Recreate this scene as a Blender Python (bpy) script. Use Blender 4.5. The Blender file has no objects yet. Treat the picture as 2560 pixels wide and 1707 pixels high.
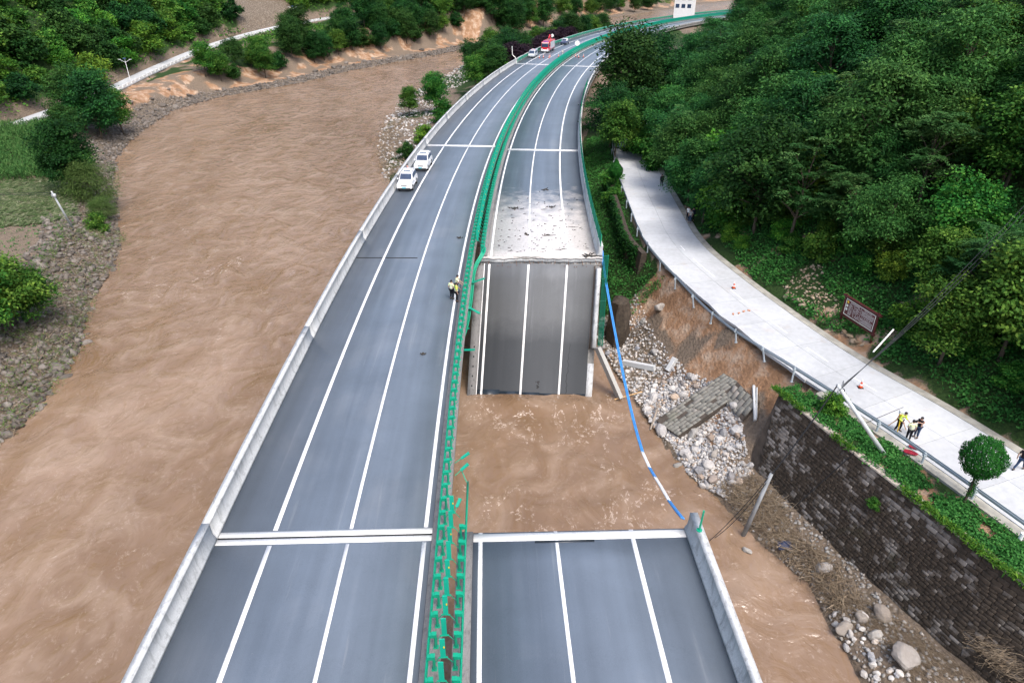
import bpy, bmesh, math, random
import numpy as np
from mathutils import Vector, Matrix
rng = np.random.default_rng(7); random.seed(7)
S = bpy.context.scene; COL = S.collection

# ------------------------------------------------------------ camera, sky, sun, exposure
CAMH = 25.2
PITCH = math.atan(983.5/1707.0)                 # radians below the horizon
cam = bpy.data.cameras.new('camera'); camo = bpy.data.objects.new('camera', cam); COL.objects.link(camo)
camo.location = (0, 0, CAMH); camo.rotation_euler = (math.pi/2-PITCH, 0, 0)
cam.sensor_width = 36; cam.lens = 24.0; cam.clip_start = .5; cam.clip_end = 3000
S.camera = camo
SUN_EL, SUN_AZ = math.radians(58), math.radians(150)   # azimuth from +Y towards +X
w = bpy.data.worlds.new('World'); S.world = w; w.use_nodes = True
nt = w.node_tree; sky = nt.nodes.new('ShaderNodeTexSky'); sky.sky_type = 'NISHITA'; sky.sun_disc = False
sky.sun_elevation = SUN_EL; sky.sun_rotation = SUN_AZ; sky.air_density = 1.0; sky.dust_density = 5.0; sky.ozone_density = 1.0
bgn = nt.nodes['Background']; nt.links.new(sky.outputs[0], bgn.inputs[0]); bgn.inputs[1].default_value = .15
sl = bpy.data.lights.new('sun', 'SUN'); sl.energy = 1.0; sl.angle = math.radians(22); sl.color = (1, .98, .95)
so = bpy.data.objects.new('sun', sl); COL.objects.link(so)
sd = Vector((math.sin(SUN_AZ)*math.cos(SUN_EL), math.cos(SUN_AZ)*math.cos(SUN_EL), math.sin(SUN_EL)))
so.rotation_euler = sd.to_track_quat('Z', 'Y').to_euler(); so.location = (0, 0, 80)
S.view_settings.view_transform = 'Standard'; S.view_settings.look = 'None'
S.view_settings.exposure = 1.02; S.view_settings.gamma = 1
S.view_settings.use_curve_mapping = False
S.render.engine = 'CYCLES'
S.cycles.max_bounces = 5; S.cycles.diffuse_bounces = 3; S.cycles.glossy_bounces = 2; S.cycles.transmission_bounces = 3; S.cycles.transparent_max_bounces = 4

# ------------------------------------------------------------ helpers
K = 2560/2352.0
CT, ST = math.cos(PITCH), math.sin(PITCH)
def ray(x, y):          # photograph position (2352-wide reading) -> direction in the world
    X = (x*K-1280)/1707.0; Y = (y*K-853.5)/1707.0
    return np.array([X, CT-Y*ST, -ST-Y*CT])
def gp(x, y, z=0.0):    # where that direction meets the level z
    d = ray(x, y); t = (z-CAMH)/d[2]
    return np.array([d[0]*t, d[1]*t, z])
def mix(a, b, t): return a+(b-a)*t
def sstep(a, b, x):
    t = np.clip((np.asarray(x, float)-a)/(b-a), 0, 1); return t*t*(3-2*t)

def tag(o, label=None, cat=None, group=None, kind=None):
    if label: o['label'] = label
    if cat: o['category'] = cat
    if group: o['group'] = group
    if kind: o['kind'] = kind
    return o
def empty(name, loc=(0, 0, 0), rz=0.0):
    o = bpy.data.objects.new(name, None); COL.objects.link(o); o.location = loc; o.rotation_euler = (0, 0, rz); o.empty_display_size = .3
    return o
def link(name, me, parent=None):
    o = bpy.data.objects.new(name, me); COL.objects.link(o)
    if parent: o.parent = parent
    return o
def copy_tree(o, parent=None):
    c = o.copy(); COL.objects.link(c); c.parent = parent
    for ch in o.children: copy_tree(ch, c)
    return c

class MB:
    """collects faces, builds one mesh object"""
    def __init__(s): s.v = []; s.f = []; s.m = []
    def add(s, vs, fs, mi=0):
        b = len(s.v); s.v.extend([tuple(map(float, p)) for p in vs])
        s.f.extend([tuple(b+i for i in q) for q in fs]); s.m.extend([mi]*len(fs)); return s
    def box(s, c, d, R=None, mi=0, taper=1.0):
        hx, hy, hz = d[0]/2, d[1]/2, d[2]/2
        P = [(-hx, -hy, -hz), (hx, -hy, -hz), (hx, hy, -hz), (-hx, hy, -hz), (-hx*taper, -hy*taper, hz), (hx*taper, -hy*taper, hz), (hx*taper, hy*taper, hz), (-hx*taper, hy*taper, hz)]
        if R is not None: P = [tuple(R @ Vector(p)) for p in P]
        P = [(p[0]+c[0], p[1]+c[1], p[2]+c[2]) for p in P]
        return s.add(P, [(0, 3, 2, 1), (4, 5, 6, 7), (0, 1, 5, 4), (1, 2, 6, 5), (2, 3, 7, 6), (3, 0, 4, 7)], mi)
    def tube(s, path, r, n=6, cap=True, mi=0):
        path = [Vector(p) for p in path]; k = len(path)
        rr = r if hasattr(r, '__len__') else [r]*k
        vs = []
        for i, p in enumerate(path):
            t = (path[min(i+1, k-1)]-path[max(i-1, 0)]).normalized()
            a = t.cross(Vector((0, 0, 1)));  a = a.normalized() if a.length > 1e-3 else Vector((1, 0, 0))
            b = t.cross(a).normalized()
            for j in range(n):
                an = 2*math.pi*j/n; vs.append(p+(a*math.cos(an)+b*math.sin(an))*rr[i])
        fs = []
        for i in range(k-1):
            for j in range(n): fs.append((i*n+j, i*n+(j+1) % n, (i+1)*n+(j+1) % n, (i+1)*n+j))
        if cap: fs += [tuple(range(n)), tuple((k-1)*n+j for j in reversed(range(n)))]
        return s.add(vs, fs, mi)
    def loft(s, rings, closed=True, cap=True, mi=0):
        n = len(rings[0]); vs = [p for r in rings for p in r]; fs = []
        for i in range(len(rings)-1):
            for j in range(n if closed else n-1):
                fs.append((i*n+j, i*n+(j+1) % n, (i+1)*n+(j+1) % n, (i+1)*n+j))
        if cap and closed: fs += [tuple(reversed(range(n))), tuple((len(rings)-1)*n+j for j in range(n))]
        return s.add(vs, fs, mi)
    def mesh(s, name, mats, smooth=False):
        me = bpy.data.meshes.new(name); me.from_pydata(s.v, [], s.f)
        for m in (mats if isinstance(mats, (list, tuple)) else [mats]): me.materials.append(m)
        if any(s.m): me.polygons.foreach_set('material_index', s.m)
        if smooth: me.polygons.foreach_set('use_smooth', [True]*len(me.polygons))
        bm = bmesh.new(); bm.from_mesh(me); bmesh.ops.recalc_face_normals(bm, faces=bm.faces); bm.to_mesh(me); bm.free()
        me.update(); return me
    def build(s, name, mats, parent=None, smooth=False):
        return link(name, s.mesh(name, mats, smooth), parent)

def np_mesh(name, V, F, mats, smooth=False, attr=None):
    """fast mesh from arrays; F is (n,3) or (n,4)"""
    me = bpy.data.meshes.new(name); V = np.asarray(V, np.float32); F = np.asarray(F, np.int32); k = F.shape[1]
    me.vertices.add(len(V)); me.vertices.foreach_set('co', V.ravel())
    me.loops.add(F.size); me.loops.foreach_set('vertex_index', F.ravel())
    me.polygons.add(len(F)); me.polygons.foreach_set('loop_start', np.arange(0, F.size, k, dtype=np.int32))
    me.polygons.foreach_set('loop_total', np.full(len(F), k, np.int32))
    if smooth: me.polygons.foreach_set('use_smooth', np.ones(len(F), bool))
    for m in (mats if isinstance(mats, (list, tuple)) else [mats]): me.materials.append(m)
    if attr is not None:
        for nm, arr in attr.items():
            a = me.attributes.new(nm, 'FLOAT_COLOR', 'POINT'); arr4 = np.ones((len(V), 4), np.float32); arr4[:, :arr.shape[1]] = arr
            a.data.foreach_set('color', arr4.ravel())
    me.update(calc_edges=True); return me

# value noise for terrain and rocks
def vnoise(P, seed=0):
    P = np.asarray(P, float); I = np.floor(P).astype(np.int64); F = P-I; F = F*F*(3-2*F); D = P.shape[1]
    out = np.zeros(len(P))
    for c in range(2**D):
        wgt = np.ones(len(P)); h = np.full(len(P), seed*1013+17, np.int64)
        for d in range(D):
            b = (c >> d) & 1; wgt = wgt*(F[:, d] if b else 1-F[:, d]); h = (h*374761393+(I[:, d]+b)*668265263) & 0x7fffffff; h = ((h ^ (h >> 13))*1274126177) & 0x7fffffff
        out += wgt*((h ^ (h >> 16)) & 0xffff)/65535.0
    return out*2-1
def fbm(P, oct=4, seed=0, gain=.5):
    P = np.asarray(P, float); a = 1; o = np.zeros(len(P)); t = 0
    for i in range(oct): o += a*vnoise(P*2**i+i*7.3, seed+i); t += a; a *= gain
    return o/t

# ------------------------------------------------------------ materials
def newmat(name):
    m = bpy.data.materials.new(name); m.use_nodes = True; n = m.node_tree.nodes; b = n['Principled BSDF']; return m, m.node_tree, b
def nd(t, kind, **kw):
    n = t.nodes.new(kind)
    for k, v in kw.items(): setattr(n, k, v)
    return n
def ramp(t, fac, stops):
    r = t.nodes.new('ShaderNodeValToRGB'); e = r.color_ramp.elements
    while len(e) < len(stops): e.new(.5)
    for i, (p, c) in enumerate(stops):
        e[i].position = p; e[i].color = tuple(c)+(1,) if len(c) == 3 else c
    t.links.new(fac, r.inputs[0]); return r.outputs[0]
def noise(t, scale, detail=4, rough=.55, vec=None, dist=0.0):
    n = t.nodes.new('ShaderNodeTexNoise'); n.inputs['Scale'].default_value = scale; n.inputs['Detail'].default_value = detail
    n.inputs['Roughness'].default_value = rough; n.inputs['Distortion'].default_value = dist
    if vec is not None: t.links.new(vec, n.inputs['Vector'])
    return n.outputs['Fac']
def coord(t, kind='Object', scale=(1, 1, 1)):
    c = t.nodes.new('ShaderNodeTexCoord'); mp = t.nodes.new('ShaderNodeMapping'); mp.inputs['Scale'].default_value = scale
    t.links.new(c.outputs[kind], mp.inputs[0]); return mp.outputs[0]
def mixc(t, fac, a, b, blend='MIX'):
    m = t.nodes.new('ShaderNodeMix'); m.data_type = 'RGBA'; m.blend_type = blend
    for s, v in ((m.inputs[0], fac), (m.inputs[6], a), (m.inputs[7], b)):
        if isinstance(v, (int, float)): s.default_value = v
        elif isinstance(v, tuple): s.default_value = v+(1,) if len(v) == 3 else v
        else: t.links.new(v, s)
    return m.outputs[2]
def mth(t, op, a, b=None, c=None, clamp=False):
    m = t.nodes.new('ShaderNodeMath'); m.operation = op; m.use_clamp = clamp
    for s, v in zip(m.inputs, (a, b, c)):
        if v is None: continue
        if isinstance(v, (int, float)): s.default_value = v
        else: t.links.new(v, s)
    return m.outputs[0]
def bump(t, b, h, strength=.4, dist=.05):
    n = t.nodes.new('ShaderNodeBump'); n.inputs['Strength'].default_value = strength; n.inputs['Distance'].default_value = dist
    t.links.new(h, n.inputs['Height']); t.links.new(n.outputs[0], b.inputs['Normal'])
def simple(name, col, rough=.7, var=.18, scale=3.0, spec=.35, metal=0.0, bmp=0.0, rnd=0.0, sc=(1, 1, 1)):
    m, t, b = newmat(name); v = coord(t, 'Object', sc)
    dark = tuple(max(0, c*(1-var)) for c in col); lite = tuple(min(1, c*(1+var)) for c in col)
    c = ramp(t, noise(t, scale, 5, .6, v), [(.3, dark), (.7, lite)])
    if rnd:
        oi = t.nodes.new('ShaderNodeObjectInfo')
        hs = t.nodes.new('ShaderNodeHueSaturation'); t.links.new(c, hs.inputs['Color'])
        t.links.new(mth(t, 'MULTIPLY_ADD', oi.outputs['Random'], 2*rnd, 1-rnd), hs.inputs['Value']); c = hs.outputs[0]
    t.links.new(c, b.inputs['Base Color']); b.inputs['Roughness'].default_value = rough; b.inputs['Specular IOR Level'].default_value = spec; b.inputs['Metallic'].default_value = metal
    if bmp: bump(t, b, noise(t, scale*6, 4, .6, v), bmp, .03)
    return m
# ------------------------------------------------------------ the lie of the land
WATER = -11.8; ROADZ = -4.0; GRADE = -0.014
# highway centre line: heading and curvature along the arc length
_s = np.arange(-80, 460, 1.0)
_k = np.interp(_s, [0, 40, 90, 150, 230, 460], [.00019, .00137, .00151, .00157, .0022, .003]); _k[_s < 0] = 0
_h = -.03667+np.cumsum(_k)-np.cumsum(_k)[80]
_x = np.cumsum(np.sin(_h)); _y = np.cumsum(np.cos(_h)); _x += -2.42318-_x[80]; _y += 10-_y[80]
def hz(s): return GRADE*(np.interp(s, _s, _y)-40)
def H(s, o, z=0.0):     # point on the highway: arc length, offset to the right, height above the surface
    h = np.interp(s, _s, _h)
    return np.array([np.interp(s, _s, _x)+o*math.cos(h), np.interp(s, _s, _y)-o*math.sin(h), hz(s)+z])
def Hd(s): return float(np.interp(s, _s, _h))
HWY = np.stack([_x, _y], 1)[::4]

def pdist(P, L):
    """distance, signed (right of the line's direction is +), arc position"""
    P = np.asarray(P, float); L = np.asarray(L, float)
    best = np.full(len(P), 1e9); sg = np.zeros(len(P)); sp = np.zeros(len(P)); acc = 0
    for i in range(len(L)-1):
        a, b = L[i], L[i+1]; d = b-a; ln = np.hypot(*d)
        t = np.clip(((P-a) @ d)/(ln*ln), 0, 1); q = a+t[:, None]*d; r = P-q; ds = np.hypot(r[:, 0], r[:, 1])
        cr = d[1]*r[:, 0]-d[0]*r[:, 1]
        mk = ds < best-1e-9; best[mk] = ds[mk]; sg[mk] = np.sign(cr[mk]); sp[mk] = (acc+t*ln)[mk]; acc += ln
    return best, np.where(sg == 0, 1, sg)*best, sp
def smooth_line(L, n=3):
    L = np.asarray(L, float)
    for _ in range(n):
        q = np.empty((2*len(L)-2, L.shape[1])); q[0::2] = .75*L[:-1]+.25*L[1:]; q[1::2] = .25*L[:-1]+.75*L[1:]
        L = np.vstack([L[:1], q, L[-1:]])
    return L
def wline(pts, z): return [tuple(gp(a, b, z)[:2]) for a, b in pts]

LEFT_SHORE = np.array([(-40, -80), (-42, 20)]+wline([(0, 1028), (75, 960), (130, 890), (195, 800), (215, 700), (250, 640), (285, 570), (275, 500), (265, 430), (270, 365), (300, 325), (345, 290), (400, 255), (500, 225), (600, 208), (700, 190), (800, 165), (900, 145), (1000, 128), (1110, 105), (1180, 95), (1300, 60), (1380, 45)], WATER)+[(150, 580), (260, 700)])
RIGHT_SHORE = np.array([(26, -80), (22, -20), (21, 10)]+wline([(1960, 1540), (1900, 1430), (1850, 1340), (1730, 1240), (1650, 1150), (1570, 1090), (1500, 985), (1450, 910)], WATER)+[(10.3, 58), (9, 66), (6, 76), (1, 88), (-10, 103), (-20, 115)]+wline([(880, 410), (865, 360), (870, 310), (890, 265), (930, 220), (1000, 185), (1060, 150), (1070, 115)], WATER)+[(-13, 335), (6, 370), (44, 404), (85, 440), (180, 560), (280, 680)])
LOCAL_L = smooth_line(np.array([(52, -60), (40.5, 0)]+wline([(2352, 1215), (2080, 1020), (1950, 935), (1830, 860), (1700, 760), (1560, 640), (1480, 560), (1450, 480), (1420, 400), (1410, 345)], ROADZ)+[(18.5, 126), (24, 150), (34, 185), (52, 230), (76, 280), (112, 340), (190, 430), (300, 520)]), 2)
LOCAL_W = 6.2
_lr = [(0, 300, -8), (115, 258, -8), (240, 215, -7.5), (340, 165, -6), (480, 105, -3.5), (620, 65, -1), (760, 40, .5), (880, 25, 1.5), (960, 17, 2), (1060, 10, 2.5)]
LEFT_ROAD = np.array([(-240, 70, -8)]+[tuple(gp(a, b, z)) for a, b, z in _lr]+[(-20, 395, 3), (4, 428, 3), (22, 480, 3), (85, 620, 3), (180, 780, 3)])
_lrs = np.r_[0, np.cumsum(np.hypot(*np.diff(LEFT_ROAD[:, :2], axis=0).T))]
WALL_TOP = smooth_line(np.array([tuple(gp(a, b, ROADZ)[:2]) for a, b in [(1771, 885), (1800, 908), (1929, 1013), (2065, 1117), (2215, 1236), (2352, 1345)]]+[(39.5, 5), (46, -30)]), 2)
WALL_BASE = -9.9; BATTER = .25

def ground(P, rough=True):
    P = np.asarray(P, float); x, y = P[:, 0], P[:, 1]
    aL, sL, _ = pdist(P, LEFT_SHORE); aR, sR, _ = pdist(P, RIGHT_SHORE)
    n1 = fbm(P*.11, 4, 3); n2 = fbm(P*.6, 3, 9)
    z = np.full(len(P), WATER-2.5)
    # river bed
    bed = WATER-.25-np.minimum(2.2, .35*np.minimum(aL, aR))
    z[:] = bed
    # ---- left land
    L = sL < 0; t = aL
    dl, sdl, spl = pdist(P, LEFT_ROAD[:, :2]); zr = np.interp(spl, _lrs, LEFT_ROAD[:, 2]); b = -sdl  # + uphill (left)
    near = 1-sstep(115, 175, y)
    wid = mix(10, 6, sstep(50, 80, y))
    rn = -11.9+2.9*np.clip(t/wid, 0, 1)+.15*n1
    u = t/np.maximum(t+np.maximum(-b-2.5, 0), 1e-3)
    beach = WATER+.1+np.minimum(t, 12)*.09
    sc = sstep(.25, .62, u+.12*n1*(1+0*u))
    far_ = beach*(1-sc)+(zr-.6)*sc+.5*n1*sc*(1-sc)*4
    zz = rn*near+far_*(1-near)
    blend = sstep(-14, -2.5, b)*near
    zz = zz*(1-blend)+(zr-.15)*blend
    up = np.maximum(b-2.6, 0)
    hill = zr+np.minimum(up, 3)*1.3+np.maximum(up-3, 0)*(.62+.1*n1)+2.2*n1*sstep(3, 20, up)
    zz = np.where(b > -2.6, np.where(b > 2.6, hill, zr-.12), zz)
    z = np.where(L, zz, z)
    # ---- right land
    Rr = (sR > 0) & ~L; t = aR
    dr0, dr, spr = pdist(P, LOCAL_L)
    lo = np.maximum(-dr, 0); u = t/np.maximum(t+lo, 1e-3)
    p = mix(1.15, 2.6, sstep(75, 125, y))
    zz = WATER-.1+(ROADZ-.5-WATER)*u**p+(.45*n1+.18*n2)*sstep(0, 3, t)*sstep(0, 2, lo)+sstep(90, 110, y)*np.minimum(t, 5)*.16
    # scour hollow below the local road: a steep earth face right under the slab edge
    sc = sstep(42.5, 46, y)*(1-sstep(66, 72, y))
    face = WATER+.2+(ROADZ-1.0-WATER)*np.clip(u, 0, 1)**1.9+(.35*n1+.3*n2)*sstep(0, 2, t)+.35*np.abs(fbm(np.stack([spr*.5, lo*.12], 1), 3, 12))*sstep(.4, 2, lo)
    under = sstep(-1.3, .1, dr)
    face = face+(ROADZ-.55-face)*sstep(.6, 1.25, dr)
    zz = np.where((dr < 1.6), zz*(1-sc)+face*sc, zz)
    # masonry wall: verge on top, debris strip below
    wd0, wd, wsp = pdist(P, WALL_TOP)      # line runs towards the camera: river is on its right
    wz = 1-sstep(42.0, 43.0, y)
    below = WATER+.05+(WALL_BASE-WATER)*np.clip(t/np.maximum(t+np.maximum(wd*0+(dr*0)+np.maximum(wd, 0), 0)*0+2.6, 1e-3)*1.25, 0, 1)+.22*n1+.16*n2
    verge = ROADZ-.22+.06*n2
    wl = np.where(wd > -.35, below, verge)
    inner = (dr < 0)
    zz = np.where(inner, zz*(1-wz)+wl*wz, zz)
    road = (dr > .0) & (dr <= LOCAL_W+.5)
    zz = np.where(road & ~((sc > .5) & (dr < 1.6)), ROADZ-.3, zz)
    up = np.maximum(dr-LOCAL_W-.5, 0)
    hr = ROADZ-.25+np.minimum(up, 2.5)*.5+np.maximum(up-2.5, 0)*(.6+.06*n1)+1.6*n1*sstep(3, 15, up)+.25*n2*sstep(.5, 3, up)
    hr = np.minimum(hr, 90+8*n1)
    zz = np.where(dr > LOCAL_W+.5, hr, zz)
    # highway embankment on the far side of the bridge
    hd0, hd, hsp = pdist(P, HWY); hs = hsp-80; e = np.maximum(hd0-12.4, 0)
    hzv = np.interp(hs, _s, GRADE*(_y-40))
    emb = hzv-.9-e*.55
    on = sstep(176, 192, hs)
    cand = np.maximum(zz, emb) * on+zz*(1-on)
    cand = np.where((e < .01) & (on > .5), np.minimum(cand, hzv-.9), cand)
    zz = cand
    z = np.where(Rr, zz, z)
    z = np.where((~Rr) & (~L) & (on > .5), np.maximum(z, emb), z)
    return z
def gz(x, y): return float(ground(np.array([[x, y]]))[0])
def hit(px, py, t0=20, t1=900):     # photograph position -> point on the ground
    d = ray(px, py); ts = np.concatenate([np.arange(t0, 160, .4), np.arange(160, t1, 1.5)])
    Q = np.stack([d[0]*ts, d[1]*ts], 1); zs = CAMH+d[2]*ts
    g = np.maximum(ground(Q), WATER); i = np.argmax(zs < g)
    return np.array([Q[i, 0], Q[i, 1], g[i]])

def knots(parts):
    out = []
    for a, b, st in parts: out.append(np.arange(a, b, st))
    return np.concatenate(out+[np.array([parts[-1][1]])])
gx = knots([(-420, -200, 8), (-200, -110, 2.5), (-110, -38, 1.2), (-38, 6, 1.6), (6, 30, .36), (30, 60, 1.2), (60, 130, 2.5), (130, 420, 9)])
gy = knots([(-40, 14, 4), (14, 74, .42), (74, 130, 1.0), (130, 330, 2.2), (330, 700, 9)])
GX, GY = np.meshgrid(gx, gy); GP = np.stack([GX.ravel(), GY.ravel()], 1); GZ = ground(GP)
nx, ny = len(gx), len(gy)
idx = np.arange(nx*ny).reshape(ny, nx)
F = np.stack([idx[:-1, :-1], idx[:-1, 1:], idx[1:, 1:], idx[1:, :-1]], -1).reshape(-1, 4)
# what the ground is made of: R vegetation, G raw orange earth, B pale gravel
_aL, _sL, _ = pdist(GP, LEFT_SHORE); _aR, _sR, _ = pdist(GP, RIGHT_SHORE); _dl, _sdl, _spl = pdist(GP, LEFT_ROAD[:, :2]); _d0, _dr, _ = pdist(GP, LOCAL_L)
nm = fbm(GP*.09, 4, 21); nm2 = fbm(GP*.35, 3, 22)
yy = GP[:, 1]; xx = GP[:, 0]
veg = np.zeros(len(GP)); ora = np.zeros(len(GP)); pale = np.zeros(len(GP))
Lm = _sL < 0; b = -_sdl
veg = np.where(Lm & (b > 4), sstep(-.45, .05, nm+.35), veg)
veg = np.where(Lm & (b < -3) & (_aL > 9), sstep(-.25, .2, nm+.1), veg)
ora = np.where(Lm & (yy > 170) & (_aL > 6.5) & (b < -1), sstep(-.1, .35, nm2+.14+.5*nm-.03*np.maximum(_aL-16, 0)), ora); veg = np.where(Lm & (yy > 170) & (_aL < 17) & (b < -1), 0, veg)
pale = np.where(Lm & (_aL < 13), .75*(1-sstep(5, 11, _aL)), pale)
veg = np.where(Lm & (b < -4) & (yy < 150), veg*.15, veg)
# scree chute and rock cut above the far road
scree = np.exp(-((_spl-np.interp(285, LEFT_ROAD[:, 1], _lrs))/17)**2)*(b > 2)
pale = np.where(Lm & (b > 2), np.maximum(pale, sstep(.35, .6, scree+.15*nm2)*.8), pale); veg = np.where(Lm & (b > 2), veg*(1-sstep(.35, .6, scree+.15*nm2)), veg)
cut = Lm & (b > 2.4) & (b < 4.2+4*nm)
pale = np.where(cut, np.maximum(pale, .45), pale); veg = np.where(cut, veg*.35, veg); ora = np.where(cut, np.maximum(ora, .25), ora)
Rm = (_sR > 0) & ~Lm
veg = np.where(Rm & (_dr > LOCAL_W+.6), sstep(-.62, -.35, nm2-.35*np.exp(-(_dr-LOCAL_W-.6)/1.2)), veg)
ora = np.where(Rm & (_dr > LOCAL_W), np.maximum(0, 1-veg)*.8, ora)
sc = sstep(42, 46, yy)*(1-sstep(66, 72, yy))*Rm*(_dr < 2)
ora = np.where(sc > .2, sc*sstep(-.4, .2, nm2+.12*(_aR-4.5)), ora); pale = np.where(sc > .2, sstep(0, .4, -.5*nm2+.25-.2*(_aR-3)), pale)
wv = Rm & (yy < 43) & (_dr < 0)
veg = np.where(wv & (GZ > -5), sstep(-.2, .1, nm2), veg); ora = np.where(wv & (GZ > -5), 1-veg, ora); pale = np.where(wv & (GZ < -6), .25+.3*sstep(-.2, .3, nm2), pale)
isl = Rm & (yy > 88) & (_dr < -2)
pale = np.where(isl, sstep(-.2, .2, nm2+.15), pale); veg = np.where(isl, sstep(.0, .3, nm+.2*nm2-.05+.3*sstep(190, 215, yy)), veg)
veg = np.where(Rm & (yy > 68) & (_dr < 0) & (_dr > -6), .9, veg)
me = np_mesh('terrain', np.c_[GP, GZ], F, [], True, {'mask': np.stack([veg, ora, pale], 1)})
m, t, bs = newmat('earth'); v = coord(t)
at = nd(t, 'ShaderNodeAttribute', attribute_name='mask'); sp = nd(t, 'ShaderNodeSeparateColor'); t.links.new(at.outputs[0], sp.inputs[0])
nz = noise(t, .5, 8, .65, v); nf = noise(t, 4.0, 6, .7, v); ng = noise(t, 1.6, 5, .6, v)
mud = ramp(t, nf, [(.25, (.10, .075, .055)), (.75, (.24, .19, .145))])
veg_c = ramp(t, nf, [(.25, (.010, .022, .007)), (.6, (.028, .06, .014)), (.85, (.08, .10, .035))])
ora_c = ramp(t, nz, [(.25, (.15, .085, .048)), (.47, (.30, .175, .10)), (.68, (.45, .35, .265))])
vor = nd(t, 'ShaderNodeTexVoronoi'); t.links.new(v, vor.inputs['Vector']); vor.inputs['Scale'].default_value = 3.2
stone = ramp(t, vor.outputs['Color'], [(.1, (.16, .14, .12)), (.5, (.26, .225, .19)), (.9, (.42, .38, .33))])
pal_c = mixc(t, ramp(t, vor.outputs['Distance'], [(.15, (0, 0, 0)), (.5, (1, 1, 1))]), stone, (.12, .095, .07))
nhf = noise(t, 9, 6, .75, v)
def thr(fac, n, w=.3): return mth(t, 'MULTIPLY_ADD', mth(t, 'ADD', fac, mth(t, 'MULTIPLY', mth(t, 'SUBTRACT', mth(t, 'MULTIPLY_ADD', nhf, .6, mth(t, 'MULTIPLY', n, .6)), .6), 1.9)), 1/w, -.5/w+.5, clamp=True)
c = mixc(t, thr(sp.outputs[2], ng), mud, pal_c); c = mixc(t, thr(sp.outputs[1], nz), c, ora_c); c = mixc(t, thr(sp.outputs[0], nf), c, veg_c)
t.links.new(c, bs.inputs['Base Color']); bs.inputs['Roughness'].default_value = .9; bs.inputs['Specular IOR Level'].default_value = .2
bump(t, bs, mth(t, 'ADD', nf, mth(t, 'MULTIPLY', vor.outputs['Distance'], .5)), .9, .18)
M_EARTH = m; me.materials.append(m)
tag(link('terrain', me), 'valley ground of banks, bare earth and slopes around the river', None, None, 'structure')

# ------------------------------------------------------------ the river
wx = knots([(-300, -110, 6), (-110, -60, .9), (-60, 30, .42), (30, 60, 2), (60, 420, 10)])
wy = knots([(-60, 14, 3), (14, 70, .36), (70, 130, .6), (130, 260, 1.2), (260, 460, 3), (460, 800, 20)])
WX, WY = np.meshgrid(wx, wy); WP = np.stack([WX.ravel(), WY.ravel()], 1)
_a, sp_, ss_ = pdist(WP, LEFT_SHORE)          # along-stream coordinates
ax, al = np.abs(_a), ss_
def flow(a, b, f1, f2, oct, seed): return fbm(np.stack([a*f1, b*f2], 1), oct, seed)
wrp = fbm(WP*.08, 3, 5)*3
fast = .35+.65*sstep(-.35, .5, fbm(WP*.045, 2, 31))
hgt = .15*fast*flow(ax+wrp, al+wrp, .42, .20, 3, 41)+.10*fast*(1-np.abs(flow(ax+wrp*1.5, al, .95, .42, 3, 51)))**2+.03*flow(ax, al+wrp, 1.6, .8, 2, 61)
edge = sstep(30, 50, WP[:, 0])
hgt *= 1-edge
nyw, nxw = WX.shape; idw = np.arange(nyw*nxw).reshape(nyw, nxw)
Fw = np.stack([idw[:-1, :-1], idw[:-1, 1:], idw[1:, 1:], idw[1:, :-1]], -1).reshape(-1, 4)
foam = sstep(.30, .62, flow(ax+wrp*2, al+wrp, .5, .33, 4, 71)+.22*fbm(WP*1.2, 3, 72))*sstep(-.2, .35, fbm(WP*.06, 2, 77))
wk = np.exp(-((WP[:, 1]-(52.6-.06*WP[:, 0]))/1.1)**2)*sstep(-5, -3, WP[:, 0])*(1-sstep(8, 11, WP[:, 0])); hgt += .28*wk+.16*fbm(WP*.7, 3, 88)*sstep(24, 30, WP[:, 1])*(1-sstep(52, 56, WP[:, 1]))*sstep(-4, 0, WP[:, 0])*(1-edge)
foam = np.clip(foam+1.1*np.exp(-((WP[:, 1]-(51.4-.06*WP[:, 0]))/.9)**2)*sstep(-5, -3, WP[:, 0])*(1-sstep(8, 11, WP[:, 0]))+.5*sstep(.1, .4, fbm(WP*.25, 3, 89))*sstep(-5, -2, WP[:, 0])*(WP[:, 1] < 54), 0, 1.4)
me = np_mesh('river', np.c_[WP, WATER+hgt], Fw, [], True, {'foam': np.stack([foam, fast, np.clip(al/400, 0, 1)], 1), 'fl': np.stack([ax+wrp*1.2, al, np.zeros(len(al))], 1)})
m, t, bs = newmat('muddy_water'); v = coord(t)
at = nd(t, 'ShaderNodeAttribute', attribute_name='foam'); sp = nd(t, 'ShaderNodeSeparateColor'); t.links.new(at.outputs[0], sp.inputs[0])
fa = nd(t, 'ShaderNodeAttribute', attribute_name='fl')
def fmap(sx, sy): q_ = nd(t, 'ShaderNodeMapping'); q_.inputs['Scale'].default_value = (sx, sy, 1); q_.inputs['Rotation'].default_value = (0, 0, .22); t.links.new(v, q_.inputs[0]); return q_.outputs[0]
fv = fmap(1, .5); big = noise(t, .06, 3, .55, fv, .8); mid = noise(t, .26, 4, .5, fmap(1, .8), 1.3); fine = noise(t, .95, 4, .55, fmap(1, .75), 1.4); rip = noise(t, 3.4, 3, .6, fmap(1, .8), .8)
c = ramp(t, big, [(.30, (.176, .112, .068)), (.70, (.272, .189, .132))])
c = mixc(t, mth(t, 'MULTIPLY', ramp(t, mid, [(.47, (0, 0, 0)), (.66, (1, 1, 1))]), .45), c, (.335, .25, .185))
c = mixc(t, mth(t, 'MULTIPLY', ramp(t, noise(t, .16, 4, .55, fmap(1, .4), 1.2), [(.50, (0, 0, 0)), (.68, (1, 1, 1))]), .55), c, (.165, .098, .046))
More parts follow.
